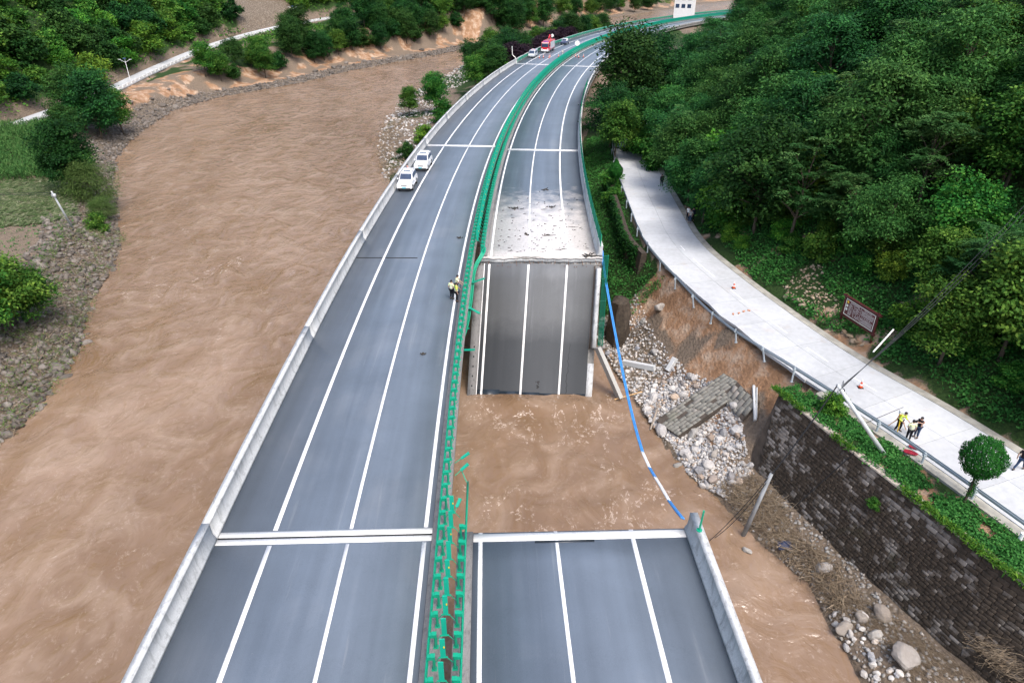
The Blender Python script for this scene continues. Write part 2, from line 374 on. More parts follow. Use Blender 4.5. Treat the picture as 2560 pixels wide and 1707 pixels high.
c = mixc(t, mth(t, 'MULTIPLY', ramp(t, fine, [(.52, (0, 0, 0)), (.72, (1, 1, 1))]), .22), c, (.14, .08, .042))
rd = mth(t, 'ABSOLUTE', mth(t, 'SUBTRACT', noise(t, .33, 8, .68, fmap(1, .6), 1.2), .5))
rd2 = ramp(t, rd, [(0, (1, 1, 1)), (.02, (0, 0, 0))])
brk = ramp(t, noise(t, 3.0, 5, .65, v), [(.46, (0, 0, 0)), (.62, (1, 1, 1))])
fm = mth(t, 'MULTIPLY', mth(t, 'MULTIPLY', rd2, brk), mth(t, 'MULTIPLY_ADD', sp.outputs[0], 1.1, .16), clamp=True)
c = mixc(t, fm, c, (.66, .56, .48))
t.links.new(c, bs.inputs['Base Color']); bs.inputs['Roughness'].default_value = .9; bs.inputs['Specular IOR Level'].default_value = 0.0
bs.inputs['Coat Weight'].default_value = 1.0; bs.inputs['Coat IOR'].default_value = 1.5; bs.inputs['Coat Roughness'].default_value = .04
bn = nd(t, 'ShaderNodeBump'); bn.inputs['Strength'].default_value = .75; bn.inputs['Distance'].default_value = 1.0
t.links.new(mth(t, 'ADD', mth(t, 'MULTIPLY', mid, 1.3), mth(t, 'ADD', mth(t, 'MULTIPLY', fine, .27), mth(t, 'MULTIPLY', rip, .02))), bn.inputs['Height']); t.links.new(bn.outputs[0], bs.inputs['Coat Normal'])
me.materials.append(m)
tag(link('river', me), 'fast brown flood water filling the valley floor', None, None, 'structure')
# ------------------------------------------------------------ highway materials
def rcoord(t, scale):
    a = nd(t, 'ShaderNodeAttribute', attribute_name='rc'); mp = nd(t, 'ShaderNodeMapping'); mp.inputs['Scale'].default_value = scale
    t.links.new(a.outputs['Vector'], mp.inputs[0]); return mp.outputs[0], a
def asphalt_mat(name, silt=False, damp_dim=False, base=(.098, .122, .155)):
    m, t, b = newmat(name); v, a = rcoord(t, (1, .03, 1)); v2, _ = rcoord(t, (1, 1, 1)); vo = coord(t)
    sep = nd(t, 'ShaderNodeSeparateXYZ'); t.links.new(a.outputs['Vector'], sep.inputs[0]); o, s = sep.outputs[0], sep.outputs[1]
    band = noise(t, 1.1, 3, .5, v); patch = noise(t, .25, 5, .6, v2); grit = noise(t, 38, 3, .7, vo)
    d = tuple(c*(.92 if damp_dim else .80) for c in base); l = tuple(c*(1.08 if damp_dim else 1.25) for c in base)
    c = ramp(t, mth(t, 'MULTIPLY_ADD', patch, .45, mth(t, 'MULTIPLY', band, .55)), [(.36, d), (.66, l)])
    c = mixc(t, ramp(t, grit, [(.35, (.0, .0, .0)), (.75, (.3, .3, .3))]), c, tuple(c*2.1 for c in base))
    # dusty hard shoulder and the fine cracks of an old surface
    cr = mth(t, 'ABSOLUTE', mth(t, 'SUBTRACT', noise(t, .35, 6, .7, v2, 1.0), .5))
    c = mixc(t, mth(t, 'MULTIPLY', ramp(t, cr, [(0, (1, 1, 1)), (.004, (0, 0, 0))]), .25), c, tuple(c*.5 for c in base))
    du = noise(t, .12, 5, .6, v2, .6); c = mixc(t, mth(t, 'MULTIPLY', ramp(t, mth(t, 'MULTIPLY_ADD', du, .7, mth(t, 'MULTIPLY', band, .3)), [(.52, (0, 0, 0)), (.7, (1, 1, 1))]), .35), c, (.24, .255, .275))
    sp_ = noise(t, 1.7, 6, .75, v2); c = mixc(t, mth(t, 'MULTIPLY', ramp(t, sp_, [(.68, (0, 0, 0)), (.72, (1, 1, 1))]), .3), c, (.3, .31, .32))
    vs_, _ = rcoord(t, (2.6, .10, 1)); sf = noise(t, 1.0, 6, .7, vs_, .3); c = mixc(t, mth(t, 'MULTIPLY', ramp(t, sf, [(.60, (0, 0, 0)), (.74, (1, 1, 1))]), .4), c, (.26, .275, .295))
    if damp_dim:  # damp mark, with the dimmer reflection of the lower span painted in
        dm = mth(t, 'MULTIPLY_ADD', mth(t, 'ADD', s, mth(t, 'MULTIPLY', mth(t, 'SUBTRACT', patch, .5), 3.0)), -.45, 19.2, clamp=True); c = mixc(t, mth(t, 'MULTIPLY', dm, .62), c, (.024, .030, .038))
    if silt:
        n = noise(t, .55, 6, .65, v2); n2 = noise(t, 3.5, 6, .7, v2)
        f = mth(t, 'ADD', mth(t, 'MULTIPLY', mth(t, 'SUBTRACT', 72, s), .09), mth(t, 'MULTIPLY', mth(t, 'SUBTRACT', n, .5), 2.6))
        f = mth(t, 'MULTIPLY', mth(t, 'MULTIPLY', f, 1, clamp=True), mth(t, 'LESS_THAN', s, 78))
        sl_ = ramp(t, n2, [(.3, (.40, .37, .345)), (.5, (.58, .555, .535)), (.75, (.68, .66, .645))])
        c = mixc(t, mth(t, 'MULTIPLY', f, .93), c, sl_)
    t.links.new(c, b.inputs['Base Color']); b.inputs['Roughness'].default_value = .7 if damp_dim else .42; b.inputs['Specular IOR Level'].default_value = .3 if damp_dim else .6
    bump(t, b, grit, .15, .008); return m
def concrete_mat(name, base=(.52, .54, .55), streak=True):
    m, t, b = newmat(name); v, a = rcoord(t, (3, 1.6, .25)); vo = coord(t)
    st = noise(t, 1.6, 6, .7, v, .4); pt = noise(t, .35, 5, .6, vo); fi = noise(t, 14, 4, .65, vo)
    c = ramp(t, mth(t, 'MULTIPLY_ADD', pt, .5, mth(t, 'MULTIPLY', fi, .5)), [(.3, tuple(c*.75 for c in base)), (.7, tuple(min(1, c*1.2) for c in base))])
    if streak: c = mixc(t, mth(t, 'MULTIPLY', ramp(t, st, [(.5, (0, 0, 0)), (.72, (1, 1, 1))]), .75), c, tuple(c*.33 for c in base))
    t.links.new(c, b.inputs['Base Color']); b.inputs['Roughness'].default_value = .85; b.inputs['Specular IOR Level'].default_value = .25
    bump(t, b, fi, .3, .02); return m
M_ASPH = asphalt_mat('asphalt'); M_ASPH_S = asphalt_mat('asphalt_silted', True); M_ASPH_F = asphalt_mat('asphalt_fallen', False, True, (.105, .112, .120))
M_CONC = concrete_mat('parapet_concrete'); M_DECK = concrete_mat('deck_concrete', (.30, .30, .29)); M_KERB = concrete_mat('median_concrete', (.20, .20, .20))
def paint_mat(name, col, wear):
    m, t, b = newmat(name); vo = coord(t); n = noise(t, 9, 6, .7, vo); n2 = noise(t, .8, 4, .6, vo)
    c = mixc(t, mth(t, 'MULTIPLY', ramp(t, mth(t, 'MULTIPLY_ADD', n, .6, mth(t, 'MULTIPLY', n2, .4)), [(.5, (0, 0, 0)), (.75, (1, 1, 1))]), wear), col, (.3, .31, .32))
    t.links.new(c, b.inputs['Base Color']); b.inputs['Roughness'].default_value = .6; return m
M_PAINT = paint_mat('road_paint', (.80, .81, .82), .8); M_JOINT = paint_mat('joint_concrete', (.76, .77, .77), .6)
M_DARK = simple('joint_rubber', (.02, .021, .023), .7)
def steel_mat(name, col, rough=.42, dirt=.3):
    m, t, b = newmat(name); vo = coord(t); n = noise(t, 1.3, 5, .6, vo); n2 = noise(t, 11, 4, .7, vo)
    c = mixc(t, mth(t, 'MULTIPLY', ramp(t, mth(t, 'MULTIPLY_ADD', n, .5, mth(t, 'MULTIPLY', n2, .5)), [(.45, (0, 0, 0)), (.75, (1, 1, 1))]), dirt), col, tuple(c*.35+.03 for c in col))
    t.links.new(c, b.inputs['Base Color']); b.inputs['Roughness'].default_value = rough; return m
M_GREEN = steel_mat('green_painted_steel', (.0, .29, .17)); M_GREENB = steel_mat('green_plastic', (.0, .34, .23), .5)
M_YEL = simple('yellow_reflector', (.75, .48, .02), .4)

# ------------------------------------------------------------ sweeping a section along the highway
def srange(a, b, st=2.0):
    n = max(2, int(math.ceil((b-a)/st))+1); return np.linspace(a, b, n)
def sweep_mesh(name, prof, a, b, mats, st=2.0, closed=True, caps=True, jit=0.0, smooth=False):
    ss = srange(a, b, st); k = len(prof); V = []; RC = []
    for s in ss:
        for o, z in prof:
            V.append(H(s, o, z)); RC.append((o, s, z))
    V = np.array(V); RC = np.array(RC); F = []
    for i in range(len(ss)-1):
        for j in range(k if closed else k-1):
            F.append((i*k+j, i*k+(j+1) % k, (i+1)*k+(j+1) % k, (i+1)*k+j))
    me = np_mesh(name, V, F, mats, smooth, {'rc': RC})
    if caps and closed:
        bm = bmesh.new(); bm.from_mesh(me); bm.verts.ensure_lookup_table()
        bm.faces.new([bm.verts[j] for j in range(k)]); bm.faces.new([bm.verts[(len(ss)-1)*k+j] for j in range(k)])
        bmesh.ops.recalc_face_normals(bm, faces=bm.faces); bm.to_mesh(me); bm.free()
    return me
def sweep(name, prof, a, b, mats, parent, **kw): return link(name, sweep_mesh(name, prof, a, b, mats, **kw), parent)
def rect(o0, o1, z0, z1): return [(o0, z0), (o1, z0), (o1, z1), (o0, z1)]
def deck_prof(sg):      # sg=-1 left carriageway, +1 right one
    e = [(-.2, 0), (-.2, -.32), (-1.5, -.5), (-1.9, -1.7), (-10.1, -1.7), (-10.5, -.5), (-12.0, -.32), (-12.0, 0)] if sg < 0 else [(.25, 0), (.25, -.32), (1.7, -.5), (2.1, -1.7), (10.1, -1.7), (10.5, -.5), (12.0, -.32), (12.0, 0)]
    return e
def para_prof(sg, base=11.45):
    p = [(0, 0), (.03, .12), (.14, .34), (.18, 1.02), (.15, 1.06), (.55, 1.06), (.52, 1.0), (.52, 0)]
    return [(sg*(base+a), z+.012) for a, z in p]
def carriageway(sg, a, b, name, label, asph=M_ASPH, silt=False, joints=(), lines=True):
    root = empty(name, tuple(H((a+b)/2 if a > 0 else a+40, sg*6, 0))); tag(root, label, 'bridge')
    inv = Matrix.Translation(-root.location)
    def fix(o): o.matrix_parent_inverse = inv; return o
    fix(sweep('deck_slab', deck_prof(sg), a, b, M_DECK, root))
    fix(sweep('asphalt_surface', rect(sg*1.0, sg*11.46, .0 + .004, .012), a, b, asph, root, st=2.0))
    k = rect(-1.0, -.2, .004, .11) if sg < 0 else rect(.25, 1.0, .004, .11)
    fix(sweep('median_kerb', k, a, b, M_KERB, root))
    # parapet in cast lengths with open joints
    cuts = sorted([a, b]+[j for j in joints if a < j < b])
    for c0, c1 in zip(cuts[:-1], cuts[1:]):
        n = max(1, int(round((c1-c0)/18)))
        for i in range(n):
            fix(sweep('parapet', para_prof(sg), c0+(c1-c0)*i/n+.012, c0+(c1-c0)*(i+1)/n-.012, M_CONC, root))
    if lines:
        for o, wd in ((8.8, .22), (5.06, .17), (1.36, .2)):
            for c0, c1 in zip(cuts[:-1], cuts[1:]):
                fix(sweep('lane_line', rect(sg*o-wd/2, sg*o+wd/2, .013, .018), c0+(.5 if c0 in joints else 0), c1-(.5 if c1 in joints else 0), M_PAINT, root, caps=True))
    return root, fix
JL = [14.4, 94.5, 188.0]; JR = [14.4, 92.8, 187.0]
left, fx = carriageway(-1, -70, 440, 'highway_bridge', 'intact highway carriageway with two white cars parked on its shoulder', joints=JL)
def joint(root, fx, s, sg, wd=.55, both=True, o0=1.02, o1=11.44):
    for k in ((-1, 1) if both else (-1,)):
        fx(sweep('joint_band', rect(min(sg*o0, sg*o1), max(sg*o0, sg*o1), .0135, .0215), s+k*(.06+wd/2)-wd/2, s+k*(.06+wd/2)+wd/2, M_JOINT, root, caps=True, st=1))
    if both: fx(sweep('joint_seal', rect(min(sg*o0, sg*o1), max(sg*o0, sg*o1), .0135, .0165), s-.055, s+.055, M_DARK, root, st=1))
joint(left, fx, 14.4, -1, .36); joint(left, fx, 94.5, -1, .42); joint(left, fx, 188, -1, .45)
fx(sweep('crack_seal', rect(-11.4, -5.6, .0135, .0155), 49.9, 50.12, M_DARK, left, st=1))
near, fx = carriageway(1, -70, 14.42, 'highway_bridge', 'near stump of the broken carriageway ending in a white joint band')
joint(near, fx, 14.4, 1, .52, False)
fx(sweep('tar_patch', [(4.0, .0225), (5.2, .0225), (6.9, .0225), (6.9, .019), (4.0, .019)], 13.66, 13.8, simple('wet_tar', (.022, .028, .036), .35), near, st=1))
farr, fx = carriageway(1, 50.5, 440, 'highway_bridge', 'far part of the broken carriageway whitened by dried silt', asph=M_ASPH_S, joints=JR)
joint(farr, fx, 92.8, 1, .42); joint(farr, fx, 187, 1, .45)
# piers under both carriageways
for sg, root, sl_ in ((-1, left, (14.4, 50, 94.5, 141)), (1, near, (14.0,)), (1, farr, (51.5, 92.8, 141))):
    for s in sl_:
        for o in (3.2, 8.6):
            p = H(s, sg*o, -1.7); q = MB(); g = min(gz(p[0], p[1]), WATER)-1.5
            q.tube([(p[0], p[1], g), (p[0], p[1], p[2]-.9)], .75, 14)
            ob = q.build('pier', M_DECK, root, True); ob.matrix_parent_inverse = Matrix.Translation(-root.location)
        q = MB(); a_ = H(s, sg*1.9, -2.2); b_ = H(s, sg*10.2, -2.2); c_ = (a_+b_)/2
        q.box(c_, (8.6, 1.5, 1.0), Matrix.Rotation(-Hd(s), 3, 'Z')); ob = q.build('pier_cap', M_DECK, root); ob.matrix_parent_inverse = Matrix.Translation(-root.location)
# ragged broken end of the far carriageway: torn asphalt and concrete lips
q = MB(); oo = np.linspace(.3, 12.0, 60); e = .55*fbm(np.stack([oo*.45, oo*0], 1), 4, 5)+.5*np.exp(-((oo-2.3)/1.5)**2)-.35*np.exp(-((oo-5)/1.2)**2)
e2 = e-.28-.25*np.abs(fbm(np.stack([oo*1.4, oo*0+3], 1), 3, 8)); e3 = e2-.18-.3*np.abs(fbm(np.stack([oo*2.2, oo*0+9], 1), 3, 11))
for nm, ee, z0, z1, mt in (('torn_asphalt', -e, -.10, .0125, M_ASPH_S), ('torn_concrete', -e2*1.0-.15, -.55, -.101, M_CONC), ('broken_underside', -e3-.45, -1.2, -.551, M_DECK)):
    V = []; RC = []
    for o, d in zip(oo, ee):
        s0 = 50.65; s1 = 50.5-.12+d*.3
        s1 = min(s1, 50.47)
        for s, z in ((s0, z0), (s1, z0), (s1+.04, z1), (s0, z1)): V.append(H(s, o, z-(.0 if s == s0 else .10*abs(math.sin(o*3))))); RC.append((o, s, z))
    F = [(i*4+j, i*4+(j+1) % 4, (i+1)*4+(j+1) % 4, (i+1)*4+j) for i in range(len(oo)-1) for j in range(4)]
    F += [(0, 3, 2, 1), ((len(oo)-1)*4, (len(oo)-1)*4+1, (len(oo)-1)*4+2, (len(oo)-1)*4+3)]
    ob = link(nm, np_mesh(nm, V, F, mt, False, {'rc': np.array(RC)}), farr); ob.matrix_parent_inverse = Matrix.Translation(-farr.location)

q = MB()
for o in np.arange(.8, 11.9, .42): p = H(50.5, o, -.32-.25*abs(math.sin(o*5))); q.tube([p, p+np.array([.12*math.sin(o*9), -.35-.3*abs(math.sin(o*7)), -.12-.25*abs(math.cos(o*4))])], .022, 5)
ob = q.build('bent_rebar', simple('rusty_steel', (.14, .06, .03), .8), farr); tag(ob, None, None, None, 'stuff'); ob.matrix_parent_inverse = Matrix.Translation(-farr.location)
# ------------------------------------------------------------ the fallen span, hanging steeply from the break into the river
TL = np.array([-2.60, 60.1, -.75]); TR = np.array([7.80, 60.0, -.85]); BL = np.array([-3.42, 53.9, -11.75]); BR = np.array([7.10, 53.5, -11.9])
U = (TR-TL)/np.linalg.norm(TR-TL); Vd = (BL-TL); Vd = Vd-U*(Vd @ U)*.0; Vd /= np.linalg.norm(Vd); Nn = np.cross(Vd, U); Nn /= np.linalg.norm(Nn)
if Nn[1] > 0: Nn = -Nn
WSL = np.linalg.norm(TR-TL)
def SP(u, v, n=0.0): return TL+U*u+Vd*v+Nn*n          # across, down the slope, off the surface
def slab_strip(name, prof, v0, v1, mat_, parent, st=1.5, wob=None):
    vs = np.linspace(v0, v1, max(2, int((v1-v0)/st)+1)); k = len(prof); V = []; RC = []
    for v_ in vs:
        for u_, n_ in prof: V.append(SP(u_, v_, n_)); RC.append((u_+1, 48-v_, n_))
    F = [(i*k+j, i*k+(j+1) % k, (i+1)*k+(j+1) % k, (i+1)*k+j) for i in range(len(vs)-1) for j in range(k)]
    me = np_mesh(name, V, F, mat_, False, {'rc': np.array(RC)}); bm = bmesh.new(); bm.from_mesh(me); bm.verts.ensure_lookup_table()
    bm.faces.new([bm.verts[j] for j in range(k)]); bm.faces.new([bm.verts[(len(vs)-1)*k+j] for j in range(k)]); bmesh.ops.recalc_face_normals(bm, faces=bm.faces); bm.to_mesh(me); bm.free()
    ob = link(name, me, parent); ob.matrix_parent_inverse = Matrix.Translation(-parent.location); return ob
fall = empty('collapsed_span', tuple(SP(5, 13))); tag(fall, 'collapsed bridge span hanging steeply down into the brown river', 'bridge span')
slab_strip('deck_slab', [(-.85, -.01), (-.85, -.4), (.9, -.6), (1.2, -1.7), (9.2, -1.7), (9.6, -.6), (11.0, -.4), (11.0, -.01)], .25, 17.5, M_DECK, fall)
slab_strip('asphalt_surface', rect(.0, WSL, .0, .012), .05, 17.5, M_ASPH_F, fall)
for u_ in (.46, 4.19, 7.86): slab_strip('lane_line', rect(u_-.1, u_+.1, .0135, .0185), .15, 17.5, M_PAINT, fall)
slab_strip('kerb_line', rect(-.04, .03, .002, .05), .1, 17.5, M_PAINT, fall)
# dark wet band just above the water, cracks and a hole
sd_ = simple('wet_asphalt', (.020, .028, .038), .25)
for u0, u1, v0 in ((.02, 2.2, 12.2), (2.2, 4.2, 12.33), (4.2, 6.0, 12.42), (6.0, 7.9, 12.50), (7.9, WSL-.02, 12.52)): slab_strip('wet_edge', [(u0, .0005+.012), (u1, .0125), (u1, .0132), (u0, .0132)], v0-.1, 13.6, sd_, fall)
q = MB(); p0 = None
for i, v_ in enumerate(np.linspace(7.6, 12.9, 26)):
    u_ = 8.62-.02*(v_-7)+.06*math.sin(i*2.1)+.05*math.sin(i*.7)
    if p0 is not None:
        wv = .012+.022*(i/26)
        q.add([SP(p0[0]-wv, p0[1], .0150), SP(p0[0]+wv, p0[1], .0150), SP(u_+wv, v_, .0150), SP(u_-wv, v_, .0150)], [(0, 1, 2, 3)])
    p0 = (u_, v_)
ob = q.build('crack', M_DARK, fall); ob.matrix_parent_inverse = Matrix.Translation(-fall.location)
q = MB()
for i in range(14):
    cu, cv, r = 5.85+rng.normal(0, .12), 11.9-abs(rng.normal(0, .45)), abs(rng.normal(.06, .05))+.02
    q.add([SP(cu+r*(1+.5*math.sin(3*j+i))*math.cos(j*math.pi/4), cv+r*(1+.4*math.cos(2*j+i))*math.sin(j*math.pi/4), .0148+i*.0001) for j in range(8)], [tuple(range(8))])
ob = q.build('scab', M_DARK, fall); ob.matrix_parent_inverse = Matrix.Translation(-fall.location)
slab_strip('kerb_strip', rect(-.86, -.05, -.009, .10), .3, 13.6, M_KERB, fall)
for v_ in np.arange(8.05, 13.2, .93):        # empty post sockets along the bare kerb
    q = MB(); q.add([SP(-.47+.075*math.cos(j*math.pi/5), v_+.1*math.sin(j*math.pi/5), .1035) for j in range(10)], [tuple(range(10))])
    ob = q.build('post_socket', M_DARK, fall); ob.matrix_parent_inverse = Matrix.Translation(-fall.location)
slab_strip('edge_strip', rect(WSL+.02, WSL+.62, -.009, .07), .3, 8.2, M_KERB, fall)
slab_strip('edge_strip', rect(WSL+.02, WSL+.62, -.009, .07), 9.5, 13.6, M_CONC, fall)
slab_strip('parapet', [(WSL+.20, .072), (WSL+.28, .95), (WSL+.62, .95), (WSL+.62, .072)], .5, 8.0, M_CONC, fall)
slab_strip('conduit', rect(WSL+.05, WSL+.14, .075, .16), .2, 8.1, simple('rusty_pipe', (.06, .045, .035), .7), fall)

# ------------------------------------------------------------ guardrails of the median
WB = [(.0, -.155), (.035, -.13), (.035, -.06), (-.03, -.035), (-.03, .035), (.035, .06), (.035, .13), (.0, .155), (-.012, .155), (.023, .125), (.023, .065), (-.042, .04), (-.042, -.04), (.023, -.065), (.023, -.125), (-.012, -.155)]
def hbeam(name, o, a, b, parent, face, zc=.66): return sweep(name, [(o+face*x*1.3, zc+z) for x, z in WB], a, b, M_GREEN, parent, st=2.0, smooth=False)
def post_mesh(face):        # origin on the kerb under the post; face=-1: beam on the left
    q = MB(); q.tube([(0, 0, 0), (0, 0, .80)], .062, 8); q.box((0, 0, .005), (.22, .2, .02))
    q.box((face*.13, 0, .745), (.24, .17, .17)); q.box((face*.04, 0, .845), (.2, .19, .03)); return q.mesh('post', M_GREEN)
PM = {f_: post_mesh(f_) for f_ in (-1, 1)}
q = MB(); q.box((0, 0, .52), (.21, .035, 1.06), None); q.box((0, .012, .54), (.15, .05, 1.0)); q.box((0, 0, 1.058), (.21, .05, .03)); BOARD = q.mesh('anti_glare_board', M_GREENB)
q = MB(); q.tube([(-.15, 0, -.02), (-.37, 0, -.34)], .018, 5); q.tube([(.15, 0, -.02), (.37, 0, -.34)], .018, 5); q.box((0, 0, -.01), (.36, .07, .025)); BRACK = q.mesh('bracket', M_GREEN)
q = MB(); q.box((.06, -.032, .62), (.055, .012, .1)); REFL = q.mesh('reflector', M_YEL)
def put(name, me, parent, loc, rz):
    o = link(name, me, parent); o.location = Vector(loc)-parent.location if False else loc; o.rotation_euler = (0, 0, rz); return o
def guardrail(label, o, face, a, b, split=150, boards=None, post_a=None):
    r = empty('median_guardrail', (0, 0, 0)); tag(r, label, 'guardrail')
    hbeam('rail_beam', o, a, b, r, -face if False else face)
    far = MB()
    for s in np.arange(math.ceil(a if post_a is None else post_a), b, 1.0):
        p = H(s, o-face*.26, .11)
        if s < split: put('post', PM[face], r, p, -Hd(s))
        else:
            R = Matrix.Rotation(-Hd(s), 3, 'Z'); far.box((p[0], p[1], p[2]+.4), (.12, .12, .8), R); c = p+np.array(R @ Vector((face*.13, 0, .745))); far.box(c, (.3, .17, .17), R)
    if far.v: tag(far.build('far_post', M_GREEN, r), None, None, None, 'stuff')
    if boards:
        fb = MB()
        for (b0, b1) in boards:
            for i, s in enumerate(np.arange(b0, b1, 1.0)):
                p = H(s, -.02, .84)
                if s < split:
                    bo = put('anti_glare_board', BOARD, r, p, -Hd(s)+.12*math.sin(i*1.7)*.4); bo.rotation_euler[0] = .05*math.sin(i*2.3)
                    link('bracket', BRACK, bo)
                    if i % 2: link('reflector', REFL, bo)
                else:
                    R = Matrix.Rotation(-Hd(s), 3, 'Z'); fb.box(p+np.array([0, 0, .43]), (.4, .1, .9), R)
        if fb.v: tag(fb.build('far_board', M_GREENB, r), None, None, None, 'stuff')
    return r
gl = guardrail('green guardrail unbroken along the intact carriageway with boards in the median', -.66, -1, -20, 435, boards=[(-12, 15.9), (52.5, 430)])
gnr = guardrail('green guardrail on the near stump, its end sticking out over the river', .68, 1, -20, 17.4, post_a=-20)
for ch in list(gnr.children):     # no posts beyond the broken edge
    if ch.name.startswith('post') and ch.location[1] > 25.0: bpy.data.objects.remove(ch)
gfr = guardrail('green guardrail along the silted far carriageway beside the median', .68, 1, 50.2, 435)
# stubs of torn-off brackets on the kerb beside the gap
st_ = MB()
for s in np.arange(17.5, 52, 1.0):
    p = H(s, -.42+.05*math.sin(s*3), .12); an = .6+.5*math.sin(s*2.7)
    st_.tube([p, p+np.array([.16*math.cos(an), .22*math.sin(an), .10+.05*math.sin(s)])], .02, 5)
ob = st_.build('bracket_stub', M_GREEN, gl); tag(ob, None, None, None, 'stuff')
def loose_board(pos, direc, ln, parent, w=.2):
    d = Vector(direc).normalized(); q = MB(); R = d.to_track_quat('Z', 'Y').to_matrix(); p = Vector(pos); c = p+d*ln/2
    q.box(c, (w, .07, ln), R); q.box(p+d*ln*.98, (w*1.05, .1, .05), R); return q.build('bent_anti_glare_board', M_GREENB, parent)
def stick(a, b, parent, r=.025, nm='bent_bracket', mt=M_GREEN): q = MB(); q.tube([a, b], r, 6); return q.build(nm, mt, parent)
# boards dangling from the intact rail over the gap (kept at rail height)
for (bx, by), (tx, ty), z0 in (((1045, 1063), (1077, 1040), .5), ((1045, 1092), (1075, 1065), .4), ((1042, 1180), (1057, 1145), .8)):
    a = gp(bx, by, z0); b = gp(tx, ty, z0+.45); c = a+(b-a)*.45
    stick(a, c, gl); loose_board(c, b-c, np.linalg.norm(b-c), gl, .16)
stick(gp(1060, 1080, .3), gp(1072, 1107, -.1), gl, .03)
# torn rail draped along the side of the fallen span
torn = empty('torn_guardrail', tuple(SP(-1, 5))); tag(torn, 'torn green guardrail draped and bent beside the fallen span', 'guardrail')
tp = [H(51.2, .68, .66), H(50.0, .70, .60), SP(-.95, .6, .75), SP(-1.0, 2.5, .8), SP(-1.1, 4.6, .8), SP(-1.3, 6.2, .75), SP(-1.65, 7.4, .7), SP(-2.25, 8.7, .55)]
tp = smooth_line(np.array(tp), 2); V = []
for i, p in enumerate(tp):
    d = tp[min(i+1, len(tp)-1)]-tp[max(i-1, 0)]; d /= np.linalg.norm(d); sdv = np.cross(d, Nn); sdv /= np.linalg.norm(sdv)
    for x, z in WB: V.append(p+Nn*x*1.2+sdv*z*1.25)
k = len(WB); F = [(i*k+j, i*k+(j+1) % k, (i+1)*k+(j+1) % k, (i+1)*k+j) for i in range(len(tp)-1) for j in range(k)]
def unp(o): o.matrix_parent_inverse = Matrix.Translation(-torn.location); return o
unp(link('rail_beam', np_mesh('rail_beam', V, F, M_GREEN), torn))
for v_ in (1.5, 3.2, 4.9, 6.3): unp(stick(SP(-1.05, v_, .75), SP(-1.5, v_+.05, .45), torn, .08, 'spacer'))
for u0, v0, u1, v1 in ((-1.0, 2.0, .15, 1.6), (-1.15, 4.35, -.1, 4.9), (-1.9, 3.6, -1.15, 4.5), (-1.75, 8.35, -.35, 8.3), (-2.3, 8.9, -2.1, 9.6)):
    a, b = SP(u0, v0, .9), SP(u1, v1, 1.15); unp(loose_board(a, b-a, np.linalg.norm(b-a), torn, .26))
for u0, v0, u1, v1 in ((-2.25, 1.7, -1.1, 1.8), (-2.5, 3.7, -1.15, 4.4), (-2.6, 7.5, -1.75, 8.3), (-2.1, 2.6, -1.4, 1.9)): unp(stick(SP(u0, v0, .6), SP(u1, v1, .95), torn, .03))

# left-hand roadside rail of the far embankment
r = empty('roadside_guardrail', (0, 0, 0)); tag(r, 'green guardrail beside the far shoulder near the red fire truck', 'guardrail')
hbeam('rail_beam', -11.2, 190, 435, r, 1, .7); hbeam('rail_beam', -11.2, 190, 435, r, 1, 1.05)
for s in np.arange(190, 435, 2.0): put('post', PM[1], r, H(s, -11.46, .012), -Hd(s))

# green mesh fence on the right parapet, some of it fallen with the span
M_WIRE = simple('green_wire', (.0, .17, .10), .5)
def fence(label, pts, up, hgt=1.15):
    r = empty('mesh_fence', tuple(pts[0])); tag(r, label, 'fence'); inv = Matrix.Translation(-r.location); up = np.array(up, float); up /= np.linalg.norm(up)
    for i in range(len(pts)-1):
        a, b = np.array(pts[i]), np.array(pts[i+1]); q = MB(); q.tube([a, a+up*hgt], .045, 6); q.build('post', M_GREEN, r).matrix_parent_inverse = inv
        q = MB(); d = b-a
        for h_ in np.linspace(.08, .98, 12): q.tube([a+up*hgt*h_, b+up*hgt*h_], .014 if 0 < h_ < .97 else .028, 4, False)
        for f_ in np.linspace(.04, .96, 22): q.tube([a+d*f_+up*hgt*.05, a+d*f_+up*hgt], .012, 4, False)
        q.build('mesh_panel', M_WIRE, r).matrix_parent_inverse = inv
    return r
fence('green mesh fence standing on the parapet of the silted carriageway', [H(s, 11.75, 1.07) for s in np.arange(50.5, 150, 2.4)], (0, 0, 1))
fence('green mesh fence leaning along the edge of the fallen span', [SP(WSL+.72, v_, .9) for v_ in np.arange(-.6, 8.5, 2.1)], Nn*.6+U*.25, 1.0)
q = MB(); p = H(13.2, 11.75, 1.07); q.tube([p, p+np.array([.05, 0, 1.25])], .05, 8); q.tube([p, p+np.array([0, 0, .05])], .14, 8)
tag(q.build('fence_post', M_GREEN), 'lone green fence post on the end of the near parapet', 'post')
